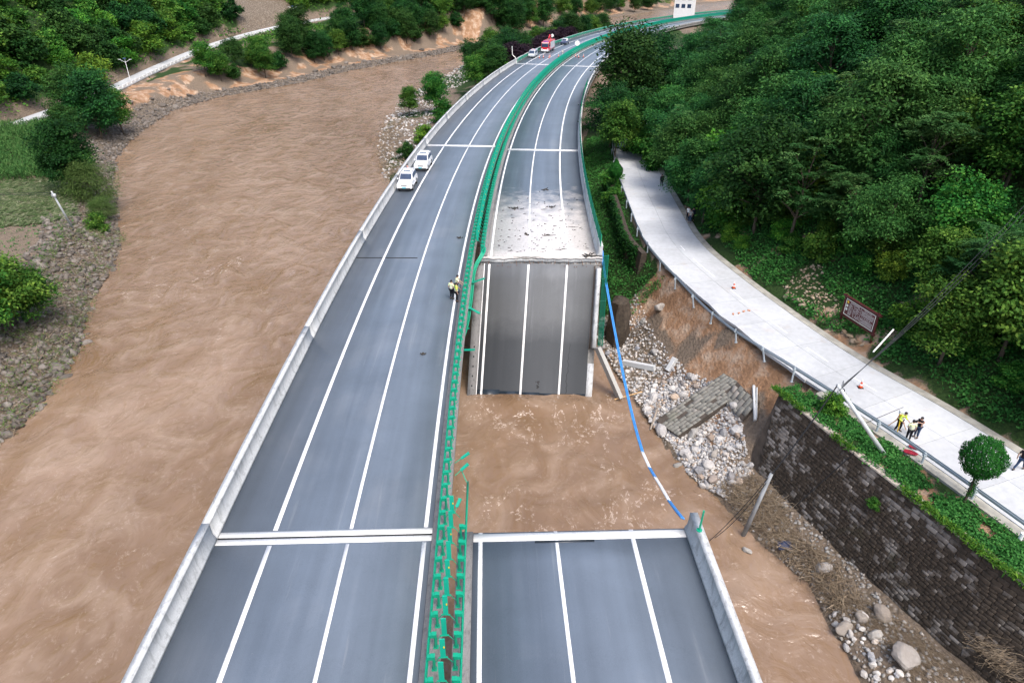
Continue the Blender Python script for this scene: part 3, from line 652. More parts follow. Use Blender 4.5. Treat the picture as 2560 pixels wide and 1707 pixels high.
# ------------------------------------------------------------ local concrete road above the right bank
def arc(L):
    L = np.asarray(L, float); d = np.hypot(*np.diff(L[:, :2], axis=0).T); return np.r_[0, np.cumsum(d)]
LA = arc(LOCAL_L)
def LR(a, o, z=0.0):        # arc along the road, offset to the right of its river-side edge
    x = np.interp(a, LA, LOCAL_L[:, 0]); y = np.interp(a, LA, LOCAL_L[:, 1]); e = .6
    dx = np.interp(a+e, LA, LOCAL_L[:, 0])-np.interp(a-e, LA, LOCAL_L[:, 0]); dy = np.interp(a+e, LA, LOCAL_L[:, 1])-np.interp(a-e, LA, LOCAL_L[:, 1]); l = math.hypot(dx, dy)
    return np.array([x+o*dy/l, y-o*dx/l, ROADZ+z])
a_of_y = lambda y: float(np.interp(y, LOCAL_L[:, 1], LA))
def slab_mat():
    m, t, b = newmat('road_concrete'); g = nd(t, 'ShaderNodeNewGeometry'); v = g.outputs['Position']
    n1 = noise(t, .22, 5, .6, v); n2 = noise(t, 2.2, 6, .7, v); n3 = noise(t, 22, 3, .6, v); oi = nd(t, 'ShaderNodeObjectInfo')
    c = ramp(t, mth(t, 'MULTIPLY_ADD', n1, .55, mth(t, 'MULTIPLY', n2, .45)), [(.32, (.36, .375, .39)), (.55, (.47, .49, .51)), (.72, (.52, .535, .55))])
    c = mixc(t, mth(t, 'MULTIPLY', ramp(t, noise(t, .5, 6, .7, v), [(.58, (0, 0, 0)), (.75, (1, 1, 1))]), .5), c, (.40, .33, .27))
    hs = nd(t, 'ShaderNodeHueSaturation'); t.links.new(c, hs.inputs['Color']); t.links.new(mth(t, 'MULTIPLY_ADD', oi.outputs['Random'], .12, .94), hs.inputs['Value'])
    t.links.new(hs.outputs[0], b.inputs['Base Color']); b.inputs['Roughness'].default_value = .8; b.inputs['Specular IOR Level'].default_value = .3; bump(t, b, n3, .2, .01); return m
M_SLAB = slab_mat()
road = empty('local_road', (0, 0, 0)); tag(road, 'pale concrete local road along the foot of the wooded slope', None, None, 'structure')
a0, a1 = a_of_y(-30), a_of_y(140); n = int((a1-a0)/4.6)
for i in range(n):
    for o0, o1 in ((0, 3.08), (3.10, 6.2)):
        q = MB(); e0, e1 = a0+(a1-a0)*i/n+.012, a0+(a1-a0)*(i+1)/n-.012
        jag = (lambda k: .25*math.sin(k*7.1)+.12*math.sin(k*17)) if (44 < LR(e0, 0)[1] < 63 and o0 == 0) else (lambda k: 0)
        top = [LR(e0, o0-jag(e0)*.5), LR((e0+e1)/2, o0-jag((e0+e1)/2)*.5), LR(e1, o0-jag(e1)*.5), LR(e1, o1), LR((e0+e1)/2, o1), LR(e0, o1)]
        bot = [p-np.array([0, 0, .24]) for p in top]; k = 6
        q.add(top+bot, [tuple(range(6)), tuple(range(11, 5, -1))]+[(j, (j+1) % 6, 6+(j+1) % 6, 6+j) for j in range(6)]); q.build('concrete_slab', M_SLAB, road)
q = MB()                    # the road's far end behind the trees
aa = np.arange(a1, LA[-1]-5, 6)
q.add([p for a in aa for p in (LR(a, 0), LR(a, 6.2))], [(2*i, 2*i+1, 2*i+3, 2*i+2) for i in range(len(aa)-1)]); q.build('far_road', M_SLAB, road)
def strip(name, o0, o1, z0, z1, ya, yb, mt, parent, st=2.0):
    q = MB(); aa = np.linspace(a_of_y(ya), a_of_y(yb), max(2, int((a_of_y(yb)-a_of_y(ya))/st))); rings = [[LR(a, o0, z0), LR(a, o1, z0), LR(a, o1, z1), LR(a, o0, z1)] for a in aa]
    q.loft(rings); return q.build(name, mt, parent)
M_GUT = simple('gutter_concrete', (.33, .32, .28), .85, .3, 1.2, bmp=.2)
strip('gutter', 6.22, 6.95, -.24, .02, -30, 140, M_GUT, road)
strip('drain_joint', 6.20, 6.225, -.1, .004, -30, 140, M_DARK, road)
strip('edge_beam', -.75, -.03, -.45, -.03, -30, 43.2, M_GUT, road)
for y0, y1 in ((68, 63), (60, 57), (54, 51), (48.5, 46), (43.5, 41.5), (72, 70.5)): strip('centre_line', 3.6, 3.68, .003, .006, y1, y0, M_PAINT, road, 1.0)
# guardrail of the local road, partly hanging in the air where the bank was washed out
M_GALV = steel_mat('galvanised_steel', (.36, .42, .46), .38, .25)
gr = empty('roadside_barrier', (0, 0, 0)); tag(gr, 'galvanised guardrail of the concrete road hanging over the washed-out bank', 'guardrail')
T3 = lambda x, y: ((1480+x*.2551)/K, (560+y*.2551)/K)
hang = [gp(*T3(x, y), z) for x, y, z in ((2010, 1420, -3.35), (1660, 1210, -3.45), (1390, 1040, -3.8), (1210, 900, -4.05), (1090, 800, -4.15), (900, 600, -4.1), (740, 430, -3.9), (610, 290, -3.6), (480, 110, -3.4))]
nearp = [LR(a_of_y(y_), -.32, .62) for y_ in np.arange(-25, 40, 3.0)]; farp = [LR(a_of_y(y_), -.32, .62) for y_ in np.arange(74, 122, 3.0)]
rail = smooth_line(np.array(nearp+hang+farp), 2)
def rail_mesh(path, dz, mt, sc=1.0):
    V = []; 
    for i, p in enumerate(path):
        d = path[min(i+1, len(path)-1)]-path[max(i-1, 0)]; d[2] *= .3; sd_ = np.array([d[1], -d[0], 0]); sd_ /= np.linalg.norm(sd_)
        for x, z in WB: V.append(p+sd_*x*sc+np.array([0, 0, z*sc+dz]))
    k = len(WB); F = [(i*k+j, i*k+(j+1) % k, (i+1)*k+(j+1) % k, (i+1)*k+j) for i in range(len(path)-1) for j in range(k)]
    return np_mesh('rail_beam', V, F, mt)
link('rail_beam', rail_mesh(rail, 0, M_GALV, .95), gr)
def galv_post(p, tilt=(0, 0), ln=1.0, foot=False):
    q = MB(); e = np.array([tilt[0], tilt[1], -ln]); q.tube([p+np.array([0, 0, .2]), p+e], .075, 8); q.tube([p+np.array([0, 0, .2]), p+np.array([0, 0, .23])], [.075, .02], 8)
    if foot: q.tube([p+e, p+e*1.03], .13, 8)
    q.box(p+np.array([0, 0, .0]), (.2, .2, .16)); q.build('post', M_GALV, gr)
for y_ in (-8, -2, 4, 10, 15, 19.5, 23.9, 27.9, 31.6, 35.0, 38.4): galv_post(LR(a_of_y(y_), -.55, .62), ln=.95)
for y_ in (76, 81, 86, 92, 98, 105, 112): galv_post(LR(a_of_y(y_), -.5, .62), ln=.9)
for x, y, z in ((1985, 1425, -3.35), (1670, 1220, -3.45), (1405, 1050, -3.8), (1180, 880, -4.05), (985, 710, -4.15), (815, 540, -4.1), (668, 365, -3.9), (545, 190, -3.6)): galv_post(gp(*T3(x, y), z), (rng.normal(.1, .12), rng.normal(-.1, .12)), 1.05, True)
q = MB(); p = gp(2342, 1240, -4.1); q.tube([p+np.array([0, 0, -.3]), p+np.array([0, 0, .55])], .11, 10); tag(q.build('marker_post', simple('white_post', (.75, .77, .78), .6)), 'short white marker post on the verge below the guardrail', 'post')

# ------------------------------------------------------------ masonry retaining wall
def wall_mat(name, k=1.0, moss=(.03, .045, .015), dark=(.022, .018, .014), mid_=(.078, .061, .046)):
    m, t, b = newmat(name); g = nd(t, 'ShaderNodeNewGeometry'); v = g.outputs['Position']; oi = nd(t, 'ShaderNodeObjectInfo')
    at = nd(t, 'ShaderNodeAttribute', attribute_name='lv'); rv = at.outputs['Fac']
    n1 = noise(t, .5, 5, .62, v); n2 = noise(t, 3.5, 6, .7, v)
    pale = ramp(t, mth(t, 'ADD', mth(t, 'MULTIPLY', n1, 1.0), mth(t, 'MULTIPLY', rv, .22)), [(.64, (0, 0, 0)), (.78, (1, 1, 1))])
    c = mixc(t, ramp(t, n2, [(.3, (0, 0, 0)), (.7, (1, 1, 1))]), dark, mid_)
    c = mixc(t, mth(t, 'MULTIPLY', pale, .9), c, mixc(t, rv, (.17, .155, .14), (.27, .25, .23)))
    c = mixc(t, mth(t, 'MULTIPLY', ramp(t, noise(t, .3, 4, .6, v), [(.62, (0, 0, 0)), (.78, (1, 1, 1))]), .5), c, moss)
    t.links.new(c, b.inputs['Base Color']); b.inputs['Roughness'].default_value = .8; b.inputs['Specular IOR Level'].default_value = .3; bump(t, b, n2, .5, .04); return m
M_WALL = wall_mat('stained_masonry'); M_MORT = simple('mortar', (.075, .062, .052), .95, .3, 2.0)
WA = arc(WALL_TOP)
def WL(a, dn, out=0.0):     # along the wall from its broken end, depth below the top, proud of the face
    x = np.interp(a, WA, WALL_TOP[:, 0]); y = np.interp(a, WA, WALL_TOP[:, 1]); e = .5
    dx = np.interp(a+e, WA, WALL_TOP[:, 0])-np.interp(a-e, WA, WALL_TOP[:, 0]); dy = np.interp(a+e, WA, WALL_TOP[:, 1])-np.interp(a-e, WA, WALL_TOP[:, 1]); l = math.hypot(dx, dy)
    nx_, ny_ = dy/l, -dx/l      # right of a line running towards the camera = river side
    return np.array([x+nx_*(BATTER*dn+out), y+ny_*(BATTER*dn+out), ROADZ-.08-dn])
wall = empty('retaining_wall', tuple(WL(12, 5.8))); tag(wall, 'dark stained stone retaining wall holding up the concrete road', 'wall'); winv = Matrix.Translation(-wall.location)
HT = ROADZ-.08-WALL_BASE+.8; q = MB(); aa = np.arange(1.0, WA[-1]-1, 1.0)
rings = [[WL(a, 0, -.02), WL(a, HT, -.02), WL(a, HT, -1.2-BATTER*HT), WL(a, 0, -.6)] for a in aa]
q.loft(rings); q.build('wall_core', M_MORT, wall).matrix_parent_inverse = winv
for i, a in enumerate(np.arange(.9, 32, 1.1)):
    q = MB(); q.loft([[WL(a+.01+e, -.06+.02*math.sin(i), .04), WL(a+.01+e, .05, .05), WL(a+.01+e, .05, -.45), WL(a+.01+e, -.06+.03*math.cos(i*2), -.45)] for e in (0, 1.07)])
    q.build('coping_stone', simple('coping', (.36, .32, .27), .9, .4, 3) if i == 0 else bpy.data.materials['coping'], wall).matrix_parent_inverse = winv
stones = []
dn = .06; row = 0
while dn < HT-.1:
    hh = .30 if row < 4 else random.uniform(.2, .29); a = .9+.55*dn*.35+random.random()*.3-.9*math.exp(-dn)*0
    while a < 36:
        wdt = random.uniform(.45, .8) if row < 4 else random.uniform(.26, .62); stones.append((a, dn, wdt, hh, row)); a += wdt
    dn += hh; row += 1
def stone_geo(a, dn, wdt, hh, row):
    g = .010; dn = dn+.05*math.sin(a*.8+row*.3)+.03*math.sin(a*2.3+row); pr = .014+random.random()*.028; r = lambda: random.uniform(-.012, .012); bl = .05
    f = [WL(a+g+bl+r(), dn+g+bl+r(), pr), WL(a+wdt-g-bl+r(), dn+g+bl+r(), pr), WL(a+wdt-g-bl+r(), dn+hh-g-bl+r(), pr), WL(a+g+bl+r(), dn+hh-g-bl+r(), pr)]
    s_ = [WL(a+g, dn+g, .012), WL(a+wdt-g, dn+g, .012), WL(a+wdt-g, dn+hh-g, .012), WL(a+g, dn+hh-g, .012)]; b_ = [WL(a+g, dn+g, -.05), WL(a+wdt-g, dn+g, -.05), WL(a+wdt-g, dn+hh-g, -.05), WL(a+g, dn+hh-g, -.05)]
    return f+s_+b_, [(0, 1, 2, 3)]+[(4+j, 4+(j+1) % 4, (j+1) % 4, j) for j in range(4)]+[(8+j, 8+(j+1) % 4, 4+(j+1) % 4, 4+j) for j in range(4)]
def vis(s):     # share of the picture a stone takes
    p = WL(s[0]+s[2]/2, s[1]+s[3]/2)-np.array([0, 0, CAMH]); Z = p[1]*CT-p[2]*ST; X = p[0]/Z*1707+1280; Y = -(p[1]*ST+p[2]*CT)/Z*1707+853
    return s[2]*s[3]/Z**2 if (0 < X < 2590 and Y < 1730) else 0
stones.sort(key=vis, reverse=True)
V, F, LV = [], [], []
for i, s in enumerate(stones):
    vs, fs = stone_geo(*s); lv = random.random()
    if i < 300:
        me = np_mesh('stone', vs, fs, M_WALL, False, {'lv': np.full((12, 3), lv)}); link('stone', me, wall).matrix_parent_inverse = winv
    else:
        b0 = len(V); V += vs; F += [tuple(b0+k_ for k_ in f_) for f_ in fs]; LV += [(lv,)*3]*12
tag(link('small_stone', np_mesh('small_stone', V, F, M_WALL, False, {'lv': np.array(LV)}), wall), None, None, None, 'stuff').matrix_parent_inverse = winv

# ------------------------------------------------------------ rocks and rubble
def rock_mesh(name, mt, seed, sub=2, flat=.7, rough_=.35):
    bm = bmesh.new(); bmesh.ops.create_icosphere(bm, subdivisions=sub, radius=1); r_ = np.random.default_rng(seed)
    P = np.array([v.co for v in bm.verts]); pl = r_.normal(size=(9, 3)); pl /= np.linalg.norm(pl, axis=1)[:, None]; dd = r_.uniform(.55, .95, 9)
    for n_, d_ in zip(pl, dd): ex = np.maximum(P @ n_-d_, 0); P = P-ex[:, None]*n_*.9
    P *= 1+rough_*.35*fbm(P*1.7+seed, 3, seed)[:, None]; P *= np.array([1, r_.uniform(.65, .95), flat*r_.uniform(.75, 1.1)])
    for v, p in zip(bm.verts, P): v.co = p
    me = bpy.data.meshes.new(name); bm.to_mesh(me); bm.free(); me.materials.append(mt); return me
def rock_mat(name, stops):
    m, t, b = newmat(name); oi = nd(t, 'ShaderNodeObjectInfo'); g = nd(t, 'ShaderNodeNewGeometry'); v = coord(t); at = nd(t, 'ShaderNodeAttribute', attribute_name='lv')
    c = ramp(t, mth(t, 'FRACT', mth(t, 'ADD', oi.outputs['Random'], at.outputs['Fac'])), stops); n = noise(t, 1.6, 6, .7, v); n2 = noise(t, 6, 5, .7, v)
    c = mixc(t, ramp(t, n, [(.35, (.55, .55, .55)), (.65, (0, 0, 0))]), c, mixc(t, .55, c, (.12, .085, .06)))
    t.links.new(c, b.inputs['Base Color']); b.inputs['Roughness'].default_value = .85; b.inputs['Specular IOR Level'].default_value = .25; bump(t, b, n2, .5, .06); return m
M_ROCK = rock_mat('rubble_rock', [(0, (.26, .28, .32)), (.2, (.58, .57, .55)), (.45, (.42, .41, .40)), (.6, (.66, .65, .63)), (.75, (.40, .29, .20)), (.85, (.24, .25, .27)), (1, (.52, .51, .50))])
M_BLDR = rock_mat('river_boulder', [(0, (.25, .25, .24)), (.4, (.36, .355, .34)), (.7, (.27, .235, .20)), (1, (.33, .345, .36))])
ROCKS = [rock_mesh('rock', M_ROCK, 10+i, 1 if i > 2 else 2, .75) for i in range(7)]; BLD = [rock_mesh('boulder', M_BLDR, 40+i, 3, .7, .5) for i in range(4)]
def place_rock(name, me, p, r, label, cat, group=None, sink=.3, kind=None):
    o = link(name, me); o.location = (p[0], p[1], p[2]+r*(.55-sink)); o.rotation_euler = (rng.uniform(-.5, .5), rng.uniform(-.5, .5), rng.uniform(0, 6.28)); k_ = rng.uniform(.8, 1.2); o.scale = (r, r*k_, r)
    tag(o, label, cat, group); return o
def inpoly(px, poly):
    px = np.atleast_2d(px); c = np.zeros(len(px), bool); j = len(poly)-1
    for i in range(len(poly)):
        xi, yi = poly[i]; xj, yj = poly[j]
        c ^= ((yi > px[:, 1]) != (yj > px[:, 1])) & (px[:, 0] < (xj-xi)*(px[:, 1]-yi)/(yj-yi+1e-9)+xi); j = i
    return c
def in_view(P3):
    P3 = np.asarray(P3, float)-np.array([0, 0, CAMH]); Z = P3[:, 1]*CT-P3[:, 2]*ST; return np.stack([(P3[:, 0]/Z*1707+1280)/K, (-(P3[:, 1]*ST+P3[:, 2]*CT)/Z*1707+853.5)/K], 1), Z
def scatter(poly, n, xr, yr, seed):   # n ground points whose picture position lies in a polygon
    r_ = np.random.default_rng(seed); out = []
    while len(out) < n:
        P = np.stack([r_.uniform(*xr, 6000), r_.uniform(*yr, 6000)], 1); z = ground(P); Q = np.c_[P, z]; px, Z = in_view(Q); ok = inpoly(px, poly) & (z > WATER-.1)
        out += list(Q[ok])
        if ok.sum() < 3: break
    return np.array(out[:n])
RUB = [(1370, 780), (1390, 700), (1430, 610), (1455, 660), (1490, 740), (1540, 820), (1600, 860), (1690, 900), (1690, 1010), (1720, 1090), (1660, 1140), (1580, 1090), (1540, 1020), (1470, 950), (1430, 900), (1390, 830)]
LOW = [(1480, 900), (1560, 860), (1690, 890), (1710, 1010), (1730, 1090), (1670, 1145), (1600, 1110), (1540, 1020), (1480, 960)]
rb = scatter(RUB, 90, (9, 24), (36, 68), 1); lw = scatter(LOW, 150, (9, 24), (34, 58), 2)
for p in list(rb)+list(lw): place_rock('rock', ROCKS[rng.integers(7)], p, float(np.clip(rng.lognormal(-1.25, .45), .13, .75)), 'loose rock in the rubble slide below the concrete road', 'rock', 'rubble rocks below the washed-out road')
for (px, py), r, lb in (((1515, 712), .85, 'large orange boulder lying in the orange washout scar'), ((1475, 745), .5, 'brown rock wedged above the grey rubble in the washout'), ((1502, 815), .55, 'pale rock lying at the edge of the brown earth scar'), ((1585, 870), .45, 'orange rock beside the short concrete stump in the rubble'), ((1640, 1045), .55, 'blocky tan rock on the white rubble fan'), ((1590, 1000), .6, 'bright white rock on the rubble fan below the fallen masonry'), ((1555, 1075), .45, 'white rock at the water edge of the rubble fan')):
    place_rock('boulder', BLD[rng.integers(4)], hit(px, py), r, lb, 'rock')
def gravel(name, pts, r0, r1, mt, label, cat, seed):
    r_ = np.random.default_rng(seed); bm = bmesh.new(); bmesh.ops.create_icosphere(bm, subdivisions=1, radius=1); B = np.array([v.co for v in bm.verts]); T = np.array([[v.index for v in f.verts] for f in bm.faces]); bm.free()
    n = len(pts); sz = np.exp(r_.uniform(math.log(r0), math.log(r1), n)); V = np.empty((n, len(B), 3)); 
    for i in range(n):
        q = B*(1+.35*r_.normal(size=(len(B), 1)).clip(-1, 1))*np.array([1, r_.uniform(.6, 1), r_.uniform(.45, .85)]); an = r_.uniform(0, 6.28); c, s_ = math.cos(an), math.sin(an)
        q = np.stack([q[:, 0]*c-q[:, 1]*s_, q[:, 0]*s_+q[:, 1]*c, q[:, 2]], 1); V[i] = q*sz[i]+pts[i]+np.array([0, 0, sz[i]*.25])
    F = (T[None]+(np.arange(n)*len(B))[:, None, None]).reshape(-1, 3); lv = np.repeat(r_.random(n), len(B))
    me = np_mesh(name, V.reshape(-1, 3), F, mt, False, {'lv': np.stack([lv]*3, 1)}); return tag(link(name, me), label, cat, None, 'stuff')
gravel('rubble', np.vstack([scatter(RUB, 3000, (9, 24), (36, 68), 3), scatter(LOW, 4600, (9, 24), (34, 58), 4)]), .04, .19, M_ROCK, 'small broken stones covering the washed-out bank', 'rubble', 5)
STRIP = [(1640, 1120), (1720, 1090), (1790, 1140), (1860, 1200), (1940, 1240), (2010, 1360), (2070, 1420), (2140, 1470), (2230, 1568), (2000, 1568), (1940, 1480), (1890, 1400), (1850, 1340), (1740, 1240)]
gravel('bank_stones', scatter(STRIP, 1000, (12, 30), (15, 45), 6), .05, .17, M_BLDR, 'small stones and silt strewn below the retaining wall', 'stones', 7)
for p in scatter([(1890, 1420), (1960, 1390), (2020, 1440), (2100, 1568), (1980, 1560)], 42, (14, 30), (15, 36), 8): place_rock('rock', ROCKS[rng.integers(7)], p, float(rng.uniform(.12, .34)), 'rounded stone on the debris strip below the retaining wall', 'rock', 'stones on the debris strip')
for (px, py), r, lb in (((2075, 1515), 1.0, 'biggest grey boulder at the foot of the retaining wall'), ((2020, 1420), .7, 'greenish grey boulder leaning at the foot of the wall'), ((1975, 1425), .55, 'smooth pinkish boulder beside the greenish one'), ((1935, 1455), .65, 'white and grey boulder half in the water'), ((2010, 1468), .5, 'long tan boulder between the white and the biggest boulder'), ((1890, 1320), .6, 'brown boulder caught among the drift branches'), ((1715, 1268), .4, 'pale rock standing alone out of the brown water')):
    place_rock('boulder', BLD[rng.integers(4)], np.maximum(hit(px, py), [-99, -99, WATER]), r, lb, 'rock')

# slabs of fallen masonry lying on the slide
def fallen_masonry(label, c0, c1, c2, nu, nv, lift=.5, skip=()):
    A, B_, C = [hit(*c)+np.array([0, 0, lift]) for c in (c0, c1, c2)]; u, v = (B_-A)/nu, (C-A)/nv; n_ = np.cross(u, v); n_ /= np.linalg.norm(n_); n_ = n_ if n_[2] > 0 else -n_
    r = empty('fallen_masonry', tuple(A)); tag(r, label, 'masonry'); inv = Matrix.Translation(-r.location)
    q = MB(); q.add([A, B_, B_+v*nv*.98, C, A-n_*.55, B_-n_*.55, B_+v*nv*.98-n_*.55, C-n_*.55], [(0, 1, 2, 3), (7, 6, 5, 4), (0, 4, 5, 1), (1, 5, 6, 2), (2, 6, 7, 3), (3, 7, 4, 0)]); q.build('mortar_core', M_MORT, r).matrix_parent_inverse = inv
    for j in range(nv):
        i = -random.random()*.6
        while i < nu:
            wd_ = random.uniform(.55, 1.5); x0, x1 = max(0, i)+.02, min(nu, i+wd_)-.02; ii_ = int(i); i += wd_
            if x1-x0 < .2 or (ii_, j) in skip or random.random() < .07: continue
            y0, y1 = j+.02+random.uniform(0, .05), j+.98-random.uniform(0, .05); h_ = .008+random.random()**2*.07
            P = [A+u*(a_+random.uniform(-.03, .03))+v*b_+n_*.005 for a_, b_ in ((x0, y0), (x1, y0), (x1, y1), (x0, y1))]; Tp = [p+n_*h_+(sum(P)/4-p)*.06 for p in P]
            me = np_mesh('stone', P+Tp, [(4, 5, 6, 7)]+[(k_, (k_+1) % 4, 4+(k_+1) % 4, 4+k_) for k_ in range(4)], M_FALL, False, {'lv': np.full((8, 3), random.random())}); link('stone', me, r).matrix_parent_inverse = inv
    return r
M_FALL = wall_mat('mossy_masonry', 1, (.06, .085, .03), (.13, .13, .115), (.25, .245, .22))
fallen_masonry('large slab of fallen mossy stonework lying on the rubble', (1505, 975), (1660, 870), (1555, 1015), 10, 8, .42, [(9, 7), (8, 7), (9, 6), (0, 0), (9, 5), (0, 1)])
fallen_masonry('small broken block of stonework with moss beside the large slab', (1655, 935), (1690, 895), (1700, 985), 3, 6, .4)
# concrete beams and barrier pieces
def beam_piece(name, a, b, wd, ht, label, mt=M_CONC, za=0, zb=0, cat='concrete beam'):
    A = hit(*a)+np.array([0, 0, za]); B_ = hit(*b)+np.array([0, 0, zb]); d = Vector(B_-A); q = MB(); R = d.to_track_quat('Y', 'Z').to_matrix(); q.box((A+B_)/2, (wd, d.length, ht), R)
    bm = bmesh.new(); me = q.mesh(name, mt); bm.from_mesh(me); bmesh.ops.bevel(bm, geom=bm.edges[:], offset=.03, segments=1, affect='EDGES'); bm.to_mesh(me); bm.free(); return tag(link(name, me), label, cat)
T4 = lambda x, y: ((1480+x*.2551)/K, (850+y*.2551)/K)
beam_piece('concrete_beam', T4(300, 265), T4(612, 320), .38, .55, 'long grey concrete beam lying across the rubble', za=.35, zb=.35)
beam_piece('concrete_stump', T4(740, 330), T4(810, 235), .45, .5, 'short grey concrete stump standing up from the rubble', za=.2, zb=.5)
beam_piece('concrete_kerb', T4(1570, 515), T4(1590, 830), .22, .3, 'thin concrete kerb hanging down the silt slope by the wall end', za=.15, zb=.15)
beam_piece('concrete_kerb', T4(1604, 520), T4(1606, 790), .1, .3, 'narrow concrete strip beside the kerb on the silt slope', za=.15, zb=.15)
beam_piece('timber', T4(570, 900), T4(650, 690), .16, .14, 'grey timber leaning on the left side of the large masonry slab', simple('old_timber', (.26, .22, .18), .9, .3, 3), za=.15, zb=.75, cat='timber')
beam_piece('plank', T4(215, 622), T4(490, 545), .12, .06, 'pale broken tree branch at the water edge below the blue pipe', simple('fresh_wood', (.55, .34, .15), .8, .25, 3), za=.25, zb=.4, cat='branch')
# parapet length torn off the fallen span
A = SP(WSL+.75, 7.9, .5); Bq = gp(1422, 912, WATER+.05); d = Bq-A; Lb = np.linalg.norm(d); d /= Lb; sdv = np.cross(d, [0, -.7, .7]); sdv /= np.linalg.norm(sdv); upv = np.cross(sdv, d)
q = MB(); q.loft([[A+d*t_+sdv*(x-.3)+upv*z for x, z in ((0, 0), (.05, .3), (.16, 1.0), (.5, 1.0), (.6, 0))] for t_ in (0, Lb*.35, Lb*.7, Lb)])
tag(q.build('parapet_piece', concrete_mat('pale_concrete', (.40, .40, .38))), 'torn-off parapet length leaning from the fallen span into the water', 'concrete barrier')
# ivy-covered wall between the two roads
iv = empty('ivy_wall', tuple(LR(a_of_y(75), -3, -4))); tag(iv, 'tall dark retaining wall under ivy between the bridge and the local road', 'wall'); ii = Matrix.Translation(-iv.location)
IVY_A = np.linspace(a_of_y(70.5), a_of_y(100), 26)
def IV(a, dn, out=0): 
    y_ = np.interp(a, LA, LOCAL_L[:, 1]); k_ = 1.3+.5*sstep(70, 76, y_); return LR(a, -k_-out-.12*dn, -.1-dn)
q = MB(); q.loft([[IV(a, 0, 0), IV(a, 7.5*float(sstep(69, 75, np.interp(a, LA, LOCAL_L[:, 1]))*.6+.4), .0), IV(a, 7.5, -1.2), IV(a, 0, -.6)] for a in IVY_A]); q.build('wall_core', M_WALL, iv).matrix_parent_inverse = ii
# broken stub of the same wall further down
b0 = hit(1418, 775); q = MB(); k = 8
rings = []
for z_, r_ in ((-1.0, 1.5), (0, 1.35), (1.6, 1.25), (3.0, 1.05), (4.2, .85), (4.6, .3)):
    rings.append([b0+np.array([r_*1.0*math.cos(j*6.283/k+.3)*(1+.18*math.sin(3*j+z_*2)), r_*1.5*math.sin(j*6.283/k+.3)*(1+.15*math.cos(5*j+z_)), z_]) for j in range(k)])
q.loft(rings); tag(q.build('wall_stub', M_WALL), 'dark broken wall stub standing in the rubble next to the blue pipe', 'wall')
# ------------------------------------------------------------ foliage
def leaf_mat(name, c0, c1, c2, trans=.25, rough=.6, hue=.03, val=.25):
    m, t, b = newmat(name); at = nd(t, 'ShaderNodeAttribute', attribute_name='lv'); sp = nd(t, 'ShaderNodeSeparateColor'); t.links.new(at.outputs[0], sp.inputs[0]); oi = nd(t, 'ShaderNodeObjectInfo')
    f = mth(t, 'MULTIPLY_ADD', sp.outputs[0], .45, mth(t, 'MULTIPLY', sp.outputs[1], .55)); c = ramp(t, f, [(.2, c0), (.55, c1), (.9, c2)])
    hs = nd(t, 'ShaderNodeHueSaturation'); t.links.new(c, hs.inputs['Color']); t.links.new(mth(t, 'MULTIPLY_ADD', oi.outputs['Random'], -2*hue, .5+hue), hs.inputs['Hue'])
    r2 = mth(t, 'FRACT', mth(t, 'MULTIPLY', oi.outputs['Random'], 17.3)); t.links.new(mth(t, 'MULTIPLY_ADD', r2, 2*val, 1-val), hs.inputs['Value'])
    t.links.new(hs.outputs[0], b.inputs['Base Color']); b.inputs['Roughness'].default_value = rough; b.inputs['Specular IOR Level'].default_value = .10
    tr = nd(t, 'ShaderNodeBsdfTranslucent'); t.links.new(hs.outputs[0], tr.inputs[0]); mx = nd(t, 'ShaderNodeMixShader'); mx.inputs[0].default_value = trans
    t.links.new(b.outputs[0], mx.inputs[1]); t.links.new(tr.outputs[0], mx.inputs[2]); t.links.new(mx.outputs[0], t.nodes['Material Output'].inputs[0]); return m
L_LOC = leaf_mat('locust_leaves', (.013, .064, .015), (.027, .115, .025), (.072, .20, .045), hue=.025)
L_AIL = leaf_mat('frond_leaves', (.018, .076, .021), (.036, .122, .034), (.095, .21, .06), hue=.025)
L_DRK = leaf_mat('dark_leaves', (.009, .042, .010), (.019, .074, .015), (.048, .13, .026), hue=.025)
L_YEL = leaf_mat('yellow_green_leaves', (0.034, 0.116, 0.016), (0.078, 0.194, 0.022), (0.171, 0.310, 0.034), hue=.03)
L_BRD = leaf_mat('broad_leaves', (.018, .078, .012), (.044, .138, .020), (.12, .24, .035), hue=.025)
L_WIL = leaf_mat('willow_leaves', (0.046, 0.096, 0.022), (0.085, 0.147, 0.037), (0.132, 0.202, 0.062), hue=.01)
L_CYP = leaf_mat('cypress_needles', (0.012, 0.074, 0.012), (0.028, 0.132, 0.019), (0.054, 0.186, 0.031), hue=.01, val=.1)
L_PUR = leaf_mat('plum_leaves', (.012, .007, .014), (.026, .014, .024), (.045, .03, .035), hue=.02)
L_GRS = leaf_mat('weeds', (0.022, 0.109, 0.022), (0.046, 0.186, 0.037), (0.093, 0.279, 0.062), hue=0)
M_BARK = simple('bark', (.085, .068, .05), .95, .35, 4, bmp=.4)
def leaf_quads(C, N, ln, wd, r_, T=None):
    n = len(C); N = N/np.linalg.norm(N, axis=1)[:, None]
    if T is None: T = r_.normal(size=(n, 3))
    T = T-N*np.sum(T*N, 1)[:, None]; T /= np.linalg.norm(T, axis=1)[:, None]+1e-9; B = np.cross(N, T); ln = np.broadcast_to(ln, n)[:, None]; wd = np.broadcast_to(wd, n)[:, None]
    V = np.stack([C-T*ln*.5, C+B*wd*.5, C+T*ln*.5, C-B*wd*.5], 1).reshape(-1, 3); return V, np.arange(4*n).reshape(n, 4)
